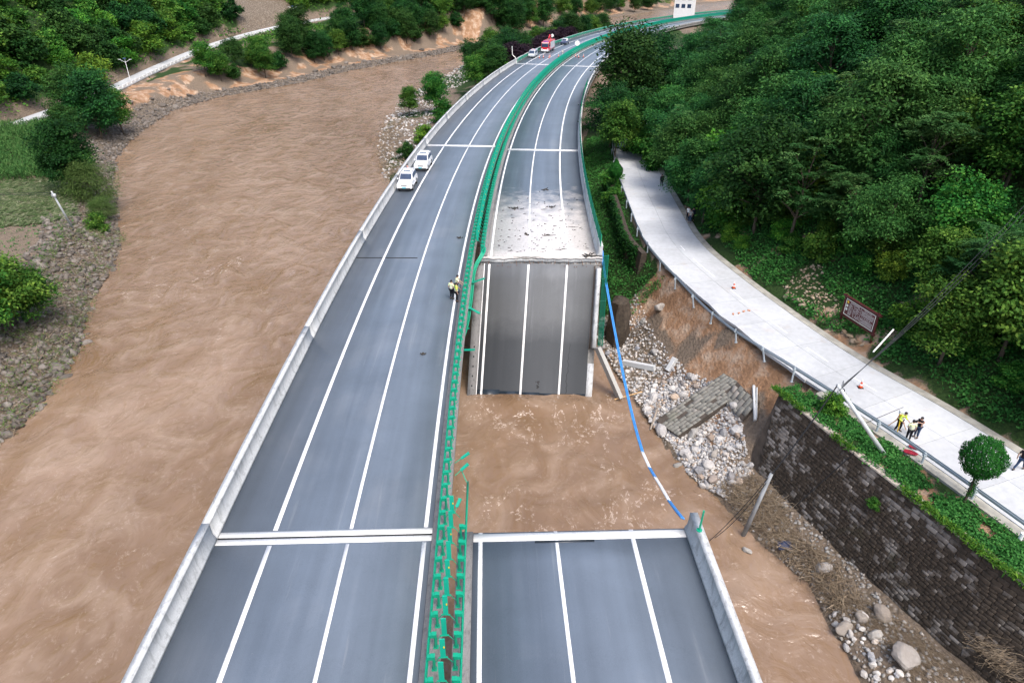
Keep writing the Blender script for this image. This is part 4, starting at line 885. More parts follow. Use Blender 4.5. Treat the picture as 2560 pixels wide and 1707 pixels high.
def leaf_mesh(name, C, N, ln, wd, cl, mt, r_, T=None):
    V, F = leaf_quads(C, N, ln, wd, r_, T); lv = np.stack([np.repeat(r_.random(len(C)), 4), np.repeat(cl, 4), np.zeros(4*len(C))], 1)
    return np_mesh(name, V, F, mt, False, {'lv': lv})
def lobes_of(r_, hgt, rad, base, n):
    out = []
    for i in range(n):
        f = (i+.5)/n; a = i*2.4+r_.uniform(-.4, .4); zc = base+(hgt-base)*(.12+.78*f); rr = rad*math.sin(math.pi*min(.97, .22+.72*f))**.8
        k_ = r_.uniform(.35, .85); out.append((np.array([math.cos(a)*rr*k_, math.sin(a)*rr*k_, zc+r_.normal(0, .3)]), rad*r_.uniform(.24, .52)))
    return out
def tree_meshes(seed, hgt, rad, base, mt, nl, leaf=(.2, .09), lobes=14, clump=.42, per=34, frond=False, droop=.0):
    r_ = np.random.default_rng(seed); LB = lobes_of(r_, hgt, rad, base, lobes); nc = nl//per; C = []; N = []; CL = []; T = []
    for i in range(nc):
        c0, lr = LB[r_.integers(len(LB))]; d = r_.normal(size=3); d[2] = d[2]*.8+.35; d /= np.linalg.norm(d); cc = c0+d*lr*r_.uniform(.72, 1.08)*np.array([1, 1, .8]); cv = r_.random()
        if frond:      # a rosette of long pinnate leaves
            for k_ in range(r_.integers(7, 11)):
                a = r_.uniform(0, 6.28); L_ = r_.uniform(.55, .95)*(rad/3)**.3; el = r_.uniform(-.1, .75); fd = np.array([math.cos(a)*math.cos(el), math.sin(a)*math.cos(el), math.sin(el)])
                for j in range(7):
                    t_ = (j+1)/7; p = cc+fd*L_*t_+np.array([0, 0, -.55*L_*t_*t_]); sd_ = np.array([-math.sin(a), math.cos(a), -.25])
                    for sg in (-1, 1):
                        s2 = sd_*np.array([sg, sg, 1]); C.append(p+s2*.11); N.append(np.array([0, 0, 1.])+.25*r_.normal(size=3)); CL.append(cv); T.append(s2+fd*.5)
        else:
            m_ = r_.poisson(per); g = r_.normal(size=(m_, 3))*clump*np.array([1, 1, .55]); C += list(cc+g); N += list(d*.5+np.array([0, 0, .75])+.55*r_.normal(size=(m_, 3))); CL += [cv]*m_; T += list(g*np.array([1, 1, .3])+np.array([0, 0, -droop])+.2*r_.normal(size=(m_, 3)))
    C = np.array(C); N = np.array(N); sz = r_.uniform(.75, 1.25, len(C))
    crown = leaf_mesh('crown', C, N, leaf[0]*sz, leaf[1]*sz, np.array(CL), mt, r_, np.array(T))
    q = MB(); lean = r_.uniform(-.25, .25, 2); tr = max(.07, hgt*.016); top = np.array([lean[0], lean[1], base+(hgt-base)*.7])
    q.tube([(0, 0, -.6), (lean[0]*.2, lean[1]*.2, base*.5), tuple(top*np.array([.6, .6, .65])), tuple(top)], [tr*1.25, tr, tr*.75, tr*.35], 7)
    for c0, lr in LB:
        f = min(.9, max(.35, (c0[2]-lr*.5)/top[2]*.75)); p = top*np.array([f, f, f]); q.tube([tuple(p), tuple((p+c0)/2+np.array([0, 0, .1])), tuple(c0)], [tr*.45, tr*.3, tr*.12], 5, False)
    return crown, q.mesh('trunk', M_BARK, True)
PROTO = {}
def proto(kind, k, *a, **kw): PROTO.setdefault(kind, []).append(tree_meshes(k, *a, **kw))
for i in range(3): proto('locust', 100+i, (8.6, 7.6, 9.4)[i], (3.3, 3.6, 2.9)[i], 2.0, L_LOC, 15000, (.26, .11), (15, 11, 19)[i], (.38, .5, .33)[i], (40, 60, 30)[i], droop=.2)
for i in range(3): proto('frond', 110+i, (7.6, 6.4, 8.6)[i], (2.6, 3.0, 2.2)[i], 2.2, L_AIL, 2600, (.25, .085), 15, .3, 34, True)
for i in range(2): proto('broad', 120+i, (7.8, 6.6)[i], (2.9, 3.2)[i], 1.8, L_BRD, 12000, (.26, .16), 17, .40, 36)
for i in range(2): proto('dark', 130+i, 9.0, 3.6, 1.5, L_DRK, 14000, (.28, .17), 20, .45, 40)
for i in range(3): proto('bush', 140+i, 3.6, 2.1, .2, L_BRD, 4200, (.36, .22), 11, .34, 26)
for i in range(2): proto('ybush', 150+i, 3.8, 2.1, .2, L_YEL, 4200, (.34, .2), 11, .34, 26)
for i in range(2): proto('dbush', 160+i, 4.2, 2.3, .2, L_DRK, 4200, (.38, .24), 12, .36, 26)
proto('willow', 170, 5.5, 3.6, .2, L_WIL, 16000, (.30, .06), 20, .5, 50, droop=.6)
proto('plum', 180, 4.2, 1.9, .4, L_PUR, 5200, (.30, .18), 11, .34, 30)
def plant(kind, p, sc, label, group=None, name=None, var=None, sz=1.0):
    pr = PROTO[kind]; cr, tk = pr[rng.integers(len(pr)) if var is None else var % len(pr)]
    e = empty(name or {'bush': 'bush', 'ybush': 'bush', 'dbush': 'bush', 'willow': 'willow_bush', 'plum': 'plum_shrub', 'locust': 'feathery_tree', 'frond': 'frond_tree', 'broad': 'broadleaf_tree', 'dark': 'dark_tree'}[kind], tuple(p), rng.uniform(0, 6.28)); e.scale = (sc, sc, sc*sz)
    e.rotation_euler[0] = rng.normal(0, .04); e.rotation_euler[1] = rng.normal(0, .04)
    link('crown', cr, e); link('trunk', tk, e); tag(e, label, 'bush' if 'bush' in kind or kind in ('plum', 'willow') else 'tree', group); return e
# --- wooded slope on the right
LAB = {'locust': 'feathery blue-green tree on the slope above the concrete road', 'frond': 'tree with long radiating fronds on the slope above the concrete road', 'broad': 'mid green broad-leaved tree on the slope above the concrete road', 'dark': 'dark dense tree on the slope above the concrete road', 'ybush': 'yellow-green bush on the slope above the concrete road'}
CLEAR = [(1690, 600), (1800, 570), (1960, 560), (2060, 640), (2080, 740), (2010, 830), (1900, 770), (1780, 690)]
cand = np.stack([rng.uniform(16, 150, 16000), rng.uniform(22, 300, 16000)], 1); _, dd, _ = pdist(cand, LOCAL_L); cand = cand[dd > LOCAL_W+1.6]; dd = dd[dd > LOCAL_W+1.6]
zc = ground(cand); px, Z = in_view(np.c_[cand, zc+4]); ok = (px[:, 0] < 2480) & (px[:, 1] > -140) & (px[:, 0] > 1250); cand, zc, px, dd = cand[ok], zc[ok], px[ok], dd[ok]
pb, _ = in_view(np.c_[cand, zc]); keep = []
for i in range(len(cand)):
    if inpoly(pb[i], CLEAR)[0]: continue
    if px[i][0] > 2150 and np.min(np.abs(px[i][1]-np.interp(px[i][0], [2190, 2230, 2300, 2352, 2420], [65, 92, 142, 180, 225]))) < 34: continue
    if pb[i][0] > 1900 and dd[i] < LOCAL_W+2.8: continue
    d = np.hypot(cand[i, 0], cand[i, 1]); spc = 3.5 if d < 90 else 4.4 if d < 160 else 6.0
    if all((cand[i, 0]-cand[j, 0])**2+(cand[i, 1]-cand[j, 1])**2 > spc*spc for j in keep): keep.append(i)
SLOPE = 0
for i in keep:
    n_ = vnoise(cand[i:i+1]*.07, 77)[0]; u = rng.random()
    near_right = pb[i][0] > 2050 and pb[i][1] > 420
    if near_right: kd = 'broad' if u < .6 else 'frond' if u < .85 else 'dark'
    else: kd = 'locust' if u < .55+.2*n_ else 'frond' if u < .76 else 'broad' if u < .84 else 'dark' if u < .95 else 'ybush'
    sc = rng.uniform(.8, 1.3)*(.85 if dd[i] < LOCAL_W+4 else 1)
    if 60 < cand[i, 1] < 135 and dd[i] < 30: sc *= 1.18
    if kd == 'ybush': sc *= 1.25
    zn = ('at the slope foot' if dd[i] < 13 else 'on the lower slope' if dd[i] < 27 else 'high on the slope')+(' by the information board' if cand[i, 1] < 58 else ' above the washed-out bank' if cand[i, 1] < 82 else ' above the road bend' if cand[i, 1] < 120 else ' beyond the road bend'); plant(kd, (cand[i, 0], cand[i, 1], zc[i]-.2), sc, LAB[kd].split(' on the slope')[0]+' '+zn, 'trees on the wooded slope'); SLOPE += 1
for y_, o_, k_, s_, lb in ((86, 7.4, 'locust', 1.0, 'feathery tree overhanging the road bend near the person in black'), (93, 7.6, 'locust', 1.1, 'second feathery tree overhanging the road bend'), (101, 7.6, 'frond', 1.15, 'fronded tree overhanging the narrow end of the road'), (109, 7.2, 'locust', 1.2, 'feathery tree closing over the far end of the road'), (117, 5.0, 'dark', 1.1, 'dark tree hiding the far end of the road'), (79, 7.8, 'locust', .85, 'low feathery tree at the gutter by the group of three people')):
    q_ = LR(a_of_y(y_), o_); plant(k_, (q_[0], q_[1], gz(q_[0], q_[1])-.2), s_, lb)
for y_, o_, s_, lb in ((104, 6.0, 1.2, 'bush crowding the right edge of the vanishing road'), (109, 5.0, 1.25, 'bush leaning over the vanishing end of the road'), (113, 3.8, 1.2, 'bush closing the vanishing end of the road')):
    q_ = LR(a_of_y(y_), o_); plant('bush', (q_[0], q_[1], ROADZ), s_, lb)
bc = np.stack([rng.uniform(20, 50, 900), rng.uniform(26, 98, 900)], 1); _, bd_, _ = pdist(bc, LOCAL_L); bc = bc[(bd_ > LOCAL_W+2.6) & (bd_ < LOCAL_W+11)]; bz = ground(bc); bpx, _ = in_view(np.c_[bc, bz]); nb = 0; kb = []
for c_, z_, v_ in zip(bc, bz, bpx):
    if inpoly(v_, [(1700, 590), (1900, 600), (2060, 680), (2100, 800), (1990, 830), (1780, 690)])[0] or v_[0] > 2400 or nb >= 60 or any((c_[0]-k_[0])**2+(c_[1]-k_[1])**2 < 3.2 for k_ in kb): continue
    kb.append(c_); nb += 1; kd = 'bush' if rng.random() < .7 else 'ybush'; plant(kd, (c_[0], c_[1], z_-.15), rng.uniform(.35, .75), 'small green bush filling in under the slope trees' if kd == 'bush' else 'small yellow-green bush filling in under the slope trees', 'small bushes under the slope trees')
# --- trees named by where they stand
def at_px(px_, py_): p = hit(px_, py_); return p-np.array([0, 0, .2])
plant('dark', (21.0, 132, gz(21, 132)), 1.95, 'huge dark tree rising over the highway rail beyond the silted deck', var=0)
plant('dark', (26.5, 141, gz(26.5, 141)), 1.7, 'tall dark tree right behind the huge one by the highway', var=1)
plant('dark', (30, 160, gz(30, 160)), 1.6, 'dark tree standing farther along the highway behind the two tall ones', var=0)
plant('broad', (16.2, 108.5, gz(16.2, 108.5)), 1.18, 'round green tree between the far deck and the concrete road', var=0)
plant('dark', (16.6, 117, gz(16.6, 117)), 1.15, 'dark tree between the round green tree and the huge one', var=1)
plant('bush', (14.6, 97, gz(14.6, 97)), .8, 'leafy bush at the top of the ivy wall', var=1)
plant('bush', (14.0, 92, gz(14.0, 92)), .6, 'small leafy bush beside the green mesh fence', var=2)
for (a, b), k_, s_, lb in (((940, 268), 'broad', .95, 'slim small tree standing on the river mud bank'), ((1003, 262), 'broad', 1.3, 'taller green tree on the mud bank beside the parapet'), ((1020, 285), 'bush', 1.3, 'green bush right behind the parapet on the mud bank'), ((975, 330), 'ybush', 1.0, 'bright bush on the mud bank by the parapet'), ((935, 365), 'dbush', .7, 'dull flattened bush amid the mud bank drift'), ((1110, 185), 'dark', 1.35, 'dark round tree on the bank left of the highway'), ((1080, 160), 'dark', 1.1, 'dark tree overhanging the river bend'), ((1145, 165), 'broad', 1.3, 'green tree between the dark trees and the parapet'), ((1165, 140), 'dark', 1.3, 'dark tree left of the silver van'), ((1130, 130), 'broad', 1.5, 'tall tree behind the dark bank trees'), ((1185, 118), 'dark', .9, 'dark tree behind the plum shrubs'), ((1230, 100), 'broad', .9, 'green tree beyond the plum shrubs near the fire truck'), ((1165, 178), 'ybush', .8, 'bright shrub under the dark trees by the parapet')):
    plant(k_, at_px(a, b), s_, lb)
for s in np.arange(197, 268, 3.0):
    p = H(s, -15.5+rng.normal(0, .5)); plant('plum', (p[0], p[1], gz(p[0], p[1])-.2), rng.uniform(1.15, 1.6), 'dark purple plum shrub in the row beside the highway', 'plum shrubs beside the highway')
# --- far bank of the bend and the left hillside
def wood(kinds, n, xr, yr, test, spc, sc, label, group, seed):
    r_ = np.random.default_rng(seed); P = np.stack([r_.uniform(*xr, n*60), r_.uniform(*yr, n*60)], 1); P = P[test(P)]; z = ground(P); pv, _ = in_view(np.c_[P, z+2]); ok = (pv[:, 0] > -60) & (pv[:, 0] < 1500) & (pv[:, 1] > -60) & (pv[:, 1] < 1600); P, z = P[ok], z[ok]; kp = []
    if group.startswith('trees on the far'):
        tp_, _ = in_view(np.c_[P, z+7]); rl_, _ = in_view(LEFT_ROAD); o_ = np.argsort(rl_[1:11, 0])+1; ry_ = np.interp(tp_[:, 0], rl_[o_, 0], rl_[o_, 1]); ok = (tp_[:, 1] > ry_+2) | (tp_[:, 0] > 830); P, z = P[ok], z[ok]
    for i in range(len(P)):
        if len(kp) >= n: break
        if all((P[i, 0]-P[j, 0])**2+(P[i, 1]-P[j, 1])**2 > spc*spc for j in kp): kp.append(i)
    for i in kp:
        kd = kinds[r_.integers(len(kinds))]; plant(kd, (P[i, 0], P[i, 1], z[i]-.2), r_.uniform(*sc), label[kd] if isinstance(label, dict) else label, group)
    return len(kp)
def Lb(P): _, sl_, _ = pdist(P, LEFT_SHORE); a_, sd_, sp_ = pdist(P, LEFT_ROAD[:, :2]); return -sl_, -sd_, sp_
def t_bank(P): t_, b_, s_ = Lb(P); return (t_ > 14) & (b_ < -4) & (P[:, 1] > 235) & (fbm(P*.04, 2, 91) > -.35)
def t_bank2(P): t_, b_, s_ = Lb(P); return (t_ > 10) & (b_ < -3.5) & (P[:, 1] > 168) & (P[:, 1] < 240) & (fbm(P*.05, 2, 92) > .0)
def t_end(P): t_, b_, s_ = Lb(P); return (t_ > 5) & (np.abs(b_) > 3.5) & (b_ < 34) & (P[:, 0] > -45)
_sc0 = np.interp(285, LEFT_ROAD[:, 1], _lrs)
def t_hill(P): t_, b_, s_ = Lb(P); return (t_ > 5) & (b_ > 3.6) & (np.exp(-((s_-_sc0)/17)**2) < .42) & (fbm(P*.045, 2, 93) > -.5)
LB2 = {'dark': 'dark tree on the far bank below the river road', 'broad': 'green tree on the far bank below the river road', 'dbush': 'dark bush on the far bank below the river road', 'bush': 'green bush on the far bank below the river road'}
wood(['dark', 'broad', 'dark', 'dbush'], 120, (-110, 30), (235, 395), t_bank, 5.0, (1.0, 1.5), LB2, 'trees on the far river bank', 201)
wood(['dark', 'bush', 'dbush', 'broad'], 34, (-125, -60), (165, 245), t_bank2, 4.2, (.8, 1.35), LB2, 'trees on the far river bank', 202)
LB3 = {'bush': 'green bush on the hillside above the river road', 'ybush': 'yellow-green bush on the hillside above the river road', 'dbush': 'dark bush on the hillside above the river road'}
wood(['bush', 'dbush', 'bush', 'ybush', 'dbush'], 290, (-260, -60), (95, 420), t_hill, 4.6, (1.2, 2.0), LB3, 'bushes on the hillside above the river road', 203)
wood(['dark', 'broad'], 110, (-60, 230), (330, 660), t_end, 6.0, (1.1, 1.8), {'dark': 'distant dark tree closing the valley end', 'broad': 'distant green tree closing the valley end'}, 'distant trees at the valley end', 204)

def t_emb(P): d0_, o_, s_ = pdist(P, HWY); z_ = ground(P); return (o_ < -17) & (o_ > -48) & (s_ > 265) & (s_ < 400) & (z_ > WATER+1.2)
wood(['dark', 'broad', 'dark'], 46, (-40, 90), (185, 400), t_emb, 5.2, (.95, 1.35), {'dark': 'dark tree on the bank between the river and the far highway', 'broad': 'green tree on the bank between the river and the far highway'}, 'trees between river and far highway', 205)
for (a, b), k_, s_, lb in (((235, 320), 'dark', 1.6, 'large dark tree by the cornfield edge at the river road'), ((200, 300), 'dark', 1.5, 'dark tree beside the end of the river road'), ((285, 310), 'broad', 1.35, 'light green tree overhanging the rocky left shore'), ((160, 330), 'dark', .9, 'dark tree at the corner of the cornfield'), ((130, 345), 'broad', .8, 'green tree standing in the cornfield edge'), ((165, 440), 'dark', 1.3, 'dark tree beside the leaning pole on the left bank'), ((140, 400), 'broad', .9, 'green tree behind the dark tree by the leaning pole'), ((185, 395), 'bush', 1.2, 'round bush between the dark tree and the river'), ((30, 760), 'broad', 1.3, 'big leafy tree on the stone bank of the left shore'), ((75, 745), 'broad', 1.0, 'leafy tree in front of the big one on the stone bank'), ((-25, 800), 'broad', 1.2, 'leafy tree at the field edge above the stone bank')):
    plant(k_, at_px(a, b), s_, lb)
plant('willow', at_px(218, 470), 1.2, 'large olive willow bush hanging over the left shore'); plant('willow', at_px(240, 505), .62, 'small olive willow bush at the water below the large one')
plant('bush', at_px(228, 530), .7, 'pale green shrub at the tip of the left shore')
# scrub that closes the left hillside and banks
r_ = np.random.default_rng(390); P = np.stack([r_.uniform(-260, 160, 90000), r_.uniform(90, 600, 90000)], 1); t_, b_, s_ = Lb(P); nz_ = fbm(P*.05, 3, 94)
ok = (((b_ > 3.0) & (np.exp(-((s_-_sc0)/17)**2) < .45) & (nz_ > -.42)) | ((b_ < -3.2) & (t_ > 16) & (P[:, 1] > 165) & (nz_ > -.12))) & (t_ > 3); P = P[ok]; Pz = np.c_[P, ground(P)]; pv, _ = in_view(Pz); Pz = Pz[(pv[:, 0] > -40) & (pv[:, 1] > -40) & (pv[:, 1] < 420)][:11000]
SCRUB = Pz
# --- clipped cypresses on the verge
def cypress(p, hgt, rad, trunk, label, seed, cone=False):
    r_ = np.random.default_rng(seed); n = 9000; d = r_.normal(size=(n, 3)); d /= np.linalg.norm(d, axis=1)[:, None]; z = d[:, 2]
    rr = (1-.75*sstep(-.2, 1, z)) if cone else np.where(z < -.55, .9, 1.0); rr = np.broadcast_to(rr, n); k_ = r_.uniform(.82, 1.0, n)*(1+.20*fbm(d*3.0, 3, seed)); C = d*k_[:, None]*np.stack([rad*rr, rad*rr, np.full(n, hgt/2)], 1)+np.array([0, 0, trunk+hgt/2])
    N = d+.5*r_.normal(size=(n, 3)); e = empty('clipped_cypress', tuple(p)); T = np.stack([d[:, 0]*.6, d[:, 1]*.6, np.ones(n)], 1)+.3*r_.normal(size=(n, 3)); cl = (fbm(d*5, 2, seed+3)+1)/2
    link('crown', leaf_mesh('crown', C, N, .15, .06, cl, L_CYP, r_, T), e); q = MB(); q.tube([(0, 0, -.3), (.05, .03, trunk*.5), (0, 0, trunk+.5)], [.11, .085, .07], 8); link('trunk', q.mesh('trunk', M_BARK, True), e)
    C2 = np.array([.12, .0, 0])+np.stack([r_.normal(0, .1, 500), r_.normal(0, .1, 500), r_.uniform(trunk*.3, trunk, 500)], 1); link('trunk_shoots', leaf_mesh('trunk_shoots', C2, r_.normal(size=(500, 3)), .13, .06, r_.random(500), L_CYP, r_), e)
    return tag(e, label, 'tree')
cypress(gp(2212, 1158, -4.2), 2.75, 1.2, 2.25, 'round clipped cypress with bare trunk on the verge by the guardrail', 301)
cypress(gp(1411, 437, -4.2), 3.0, 1.0, 1.5, 'cone-clipped cypress at the edge of the road above the ivy wall', 302, True)
# --- weeds, ivy and ground cover (nobody could count the leaves)
def cover(name, P, hgt, ln, wd, mt, label, seed, per=5, spread=.22):
    r_ = np.random.default_rng(seed); n = len(P); C = np.repeat(P, per, 0)+r_.normal(size=(n*per, 3))*np.array([spread, spread, 0]); C[:, 2] += np.abs(r_.normal(size=n*per))*hgt
    N = np.array([0, 0, 1.])+.6*r_.normal(size=(n*per, 3)); sz = r_.uniform(.7, 1.3, n*per); return tag(link(name, leaf_mesh(name, C, N, ln*sz, wd*sz, np.repeat(r_.random(n), per), mt, r_)), label, 'plants', None, 'stuff')
cover('hillside_scrub', SCRUB, .8, .75, .5, L_BRD, 'green scrub covering the left hillside and the far bank', 391, 7, .8)
r_ = np.random.default_rng(400); P = np.stack([r_.uniform(18, 62, 90000), r_.uniform(22, 115, 90000)], 1); _, dd, _ = pdist(P, LOCAL_L); nz_ = fbm(P*.22, 3, 55)
ok = (dd > LOCAL_W+1.2) & (dd < 24) & (nz_+.4-.9*np.exp(-(dd-LOCAL_W-1)/1.3) > -.22); P = P[ok]; Pz = np.c_[P, ground(P)]; pv, _ = in_view(Pz); ok = (pv[:, 0] > 1380) & (pv[:, 0] < 2420); Pz = Pz[ok]
scar = [(1960, 520), (2010, 490), (2040, 500), (1990, 545)]; scar2 = [(1790, 665), (1850, 610), (1900, 600), (1880, 650), (1960, 720), (1930, 730), (1860, 705)]; pv, _ = in_view(Pz); Pz = Pz[~(inpoly(pv, scar) | inpoly(pv, scar2))]
cover('undergrowth', Pz[:27000], .28, .26, .16, L_GRS, 'low green weeds and vines covering the slope under the trees', 401, 4, .3)
M_TAN = rock_mat('tan_stone', [(0, (.20, .15, .10)), (.4, (.34, .27, .19)), (.8, (.44, .37, .28)), (1, (.26, .20, .14))])
TANR = [rock_mesh('rock', M_TAN, 90+i, 1, .7) for i in range(3)]
gravel('slip_stones', np.vstack([scatter(scar2, 260, (20, 40), (35, 65), 61), scatter(scar, 120, (25, 60), (35, 95), 62)]), .05, .19, M_TAN, 'tan broken stones slipped down onto the gutter of the road', 'stones', 63)
for p in scatter([(1790, 680), (1840, 690), (1990, 800), (1960, 790), (1870, 720)], 16, (20, 40), (35, 65), 64): place_rock('rock', TANR[rng.integers(3)], p, float(rng.uniform(.16, .42)), 'tan stone slipped from the slope onto the road edge', 'rock', 'stones slipped onto the road edge')
aw = r_.uniform(.6, 33, 9000); ow = r_.uniform(.15, 3.0, 9000); Pw = np.array([WL(a, 0, -o) for a, o in zip(aw, ow)]); Pw[:, 2] = ROADZ-.2; _, dw, _ = pdist(Pw[:, :2], LOCAL_L); nz_ = fbm(Pw[:, :2]*.9, 3, 66)
Pw = Pw[(dw < -.85) & (nz_ > -.08-.15*(Pw[:, 1] < 34))]; cover('verge_weeds', Pw, .16, .17, .12, L_GRS, 'low bright green creepers on the strip of soil behind the wall', 402, 5, .12)
ag = r_.uniform(.3, 33, 2600); Pg = np.array([WL(a, .0, -.25+.3*r_.random()) for a in ag]); Pg = Pg[fbm(Pg[:, :2]*.35, 2, 67) > .02]; cover('wall_grass', Pg, .14, .34, .06, L_YEL, 'grass tufts hanging over the top of the retaining wall', 403, 4, .1)
ai = r_.uniform(IVY_A[0]+1, IVY_A[-1], 9000); di = r_.uniform(-.2, 6.5, 9000)**1.0; Pi = np.array([IV(a, d, .05+.2*r_.random()) for a, d in zip(ai, di)]); Pi = Pi[(fbm(Pi*.5, 3, 68) > -.05-.28*(di < 1.4))]; cover('ivy', Pi, .12, .24, .18, L_DRK, 'dark ivy hanging over the wall between bridge and road', 404, 3, .12)
gi = np.stack([r_.uniform(8, 20, 9000), r_.uniform(66, 130, 9000)], 1); _, dg, _ = pdist(gi, LOCAL_L); gi = gi[(dg < -.4) & (dg > -5)]; cover('bank_grass', np.c_[gi, ground(gi)], .2, .3, .12, L_GRS, 'rough grass on the bank between bridge and concrete road', 405, 5, .25)
for (a, b), s_, lb in (((1908, 950), .42, 'small bright shrub on the verge beside the fallen pole'),): plant('ybush', gp(a, b, -4.3), s_, lb)
plant('bush', WL(11.4, 2.2, .0), .2, 'small fern growing out of the retaining wall')
# ------------------------------------------------------------ vehicles (front towards -Y, wheels on z=0)
def paint(name, col, rough=.25):
    m, t, b = newmat(name); v = coord(t); n = noise(t, 2.5, 5, .6, v); c = mixc(t, mth(t, 'MULTIPLY', ramp(t, n, [(.5, (0, 0, 0)), (.8, (1, 1, 1))]), .25), col, tuple(c*.55+.04 for c in col))
    t.links.new(c, b.inputs['Base Color']); b.inputs['Roughness'].default_value = rough; b.inputs['Coat Weight'].default_value = .4; b.inputs['Coat Roughness'].default_value = .12; return m
C_WHT = paint('white_car_paint', (.78, .79, .80)); C_SIL = paint('silver_paint', (.50, .54, .58)); C_RED = paint('red_truck_paint', (.55, .022, .03)); C_BLU = paint('dark_blue_paint', (.06, .07, .14))
GLS = simple('car_glass', (.025, .045, .09), .08, .2, 2, .6); TYR = simple('tyre', (.02, .02, .02), .85); RIM = simple('rim', (.4, .41, .42), .3, metal=.7); LGT = simple('headlight_glass', (.75, .78, .8), .1); BLK = simple('black_trim', (.018, .018, .02), .5); PLT = simple('plate_teal', (.12, .45, .55), .4); CHR = simple('chrome', (.6, .62, .64), .2, metal=.9)
def bevel(o, w=.05, seg=2):
    m = o.modifiers.new('bevel', 'BEVEL'); m.width = w; m.segments = seg; m.limit_method = 'ANGLE'; m.angle_limit = .4; return o
def extr(prof, x, tap, mats, name, parent, bw=.06):     # side outline (y,z) drawn out to +-x, narrowed towards the top by tap
    zs = [z for _, z in prof]; z0, z1 = min(zs), max(zs); q = MB(); wd = lambda z: x-(x*tap)*((z-z0)/(z1-z0))**1.5
    n = len(prof); L_ = [(-wd(z), y, z) for y, z in prof]; R_ = [(wd(z), y, z) for y, z in prof]
    q.add(L_+R_, [tuple(range(n)), tuple(range(2*n-1, n-1, -1))]+[(i, n+i, n+(i+1) % n, (i+1) % n) for i in range(n)]); return bevel(q.build(name, mats, parent), bw)
def wheel(parent, x, y, r=.37, w=.24):
    q = MB(); q.tube([(x-w/2, y, r), (x-w/2+.03, y, r), (x+w/2-.03, y, r), (x+w/2, y, r)], [r*.88, r, r, r*.88], 18); o = q.build('tyre', TYR, parent, True)
    sg = 1 if x > 0 else -1; q = MB(); q.tube([(x+sg*w*.4, y, r), (x+sg*(w*.5+.012), y, r)], [r*.62, r*.55], 12); q.build('rim', RIM, o); return o
def panel(parent, name, P, mt, out=(0, 0, 0), th=.012):
    P = [np.array(p, float) for p in P]; n_ = np.cross(P[1]-P[0], P[2]-P[0]); n_ /= np.linalg.norm(n_); o = np.array(out, float); n_ = n_ if n_ @ o > 0 else -n_
    q = MB(); k = len(P); q.add([p+n_*th for p in P]+[p-n_*.03 for p in P], [tuple(range(k))]+[(i, (i+1) % k, k+(i+1) % k, k+i) for i in range(k)]); return q.build(name, mt, parent)
def suv(loc, rz, label, group):
    e = empty('suv', loc, rz); tag(e, label, 'car', group)
    extr([(-2.32, .42), (-2.36, .62), (-2.28, .98), (-2.05, 1.06), (-1.0, 1.16), (2.1, 1.18), (2.36, 1.0), (2.38, .5), (2.2, .38), (-2.1, .36)], .93, .10, C_WHT, 'body', e, .09)
    extr([(-1.05, 1.14), (-.30, 1.80), (.1, 1.86), (1.9, 1.84), (2.22, 1.16)], .86, .18, C_WHT, 'cabin', e, .07)
    panel(e, 'windscreen', [(-.74, -.98, 1.21), (.74, -.98, 1.21), (.66, -.37, 1.745), (-.66, -.37, 1.745)], GLS, (0, -1, .5)); panel(e, 'rear_window', [(-.7, 2.19, 1.25), (.7, 2.19, 1.25), (.64, 1.97, 1.72), (-.64, 1.97, 1.72)], GLS, (0, 1, .2))
    for sg in (-1, 1):
        w0 = lambda z: .86-.86*.18*((z-1.14)/.72)**1.5
        for y0, y1, y2, y3 in ((-.75, .25, .25, -.25), (.33, 1.1, 1.1, .33), (1.18, 1.95, 1.82, 1.18)): panel(e, 'side_window', [(sg*w0(1.24), y0, 1.24), (sg*w0(1.24), y1, 1.24), (sg*w0(1.7), y2, 1.7), (sg*w0(1.7), y3, 1.7)], GLS, (sg, 0, .2))
        q = MB(); q.box((sg*1.02, -.78, 1.22), (.2, .12, .17)); bevel(q.build('mirror', C_WHT, e), .03); panel(e, 'headlight', [(sg*.5, -2.345, .80), (sg*.86, -2.28, .82), (sg*.86, -2.25, .98), (sg*.52, -2.30, .96)], LGT, (0, -1, 0))
        q = MB(); q.tube([(sg*.68, -.1, 1.9), (sg*.66, 1.8, 1.88)], .025, 6); q.build('roof_rail', CHR, e)
        for y in (-1.45, 1.42): wheel(e, sg*.83, y)
    for i in range(6): q = MB(); q.box((-.3+.12*i, -2.345, .84), (.05, .05, .2)); q.build('grille_slot', BLK, e)
    panel(e, 'sunroof', [(-.42, .05, 1.868), (.42, .05, 1.868), (.42, .55, 1.864), (-.42, .55, 1.864)], GLS, (0, 0, 1), .006); q = MB(); q.box((0, -2.39, .58), (.44, .03, .14)); q.build('number_plate', PLT, e); q = MB(); q.box((0, -2.34, .44), (1.5, .12, .14)); q.build('bumper_grille', BLK, e)
    return e
def on_deck(px_, py_, o=None):
    d = ray(px_, py_); t_ = (-40*GRADE-CAMH)/(d[2]-GRADE*d[1]); return np.array([d[0]*t_, d[1]*t_, CAMH+d[2]*t_+.013])
def near_s(p): return float(_s[np.argmin((_x-p[0])**2+(_y-p[1])**2)])
for (a, b), lb in (((934, 428), 'white off-road car parked in front on the shoulder, slotted black grille'), ((966, 386), 'white off-road car parked behind the other one beside the parapet')):
    p = on_deck(a, b); s = near_s(p); suv(tuple(H(s, -10.25 if b > 400 else -9.75, .013)), -Hd(s)-.0, lb, 'white cars on the bridge shoulder')
p = on_deck(1216, 131); s = near_s(p); van = empty('van', tuple(H(s, -10.0, .013)), -Hd(s)); tag(van, 'silver van parked on the far shoulder in front of the fire truck', 'van')
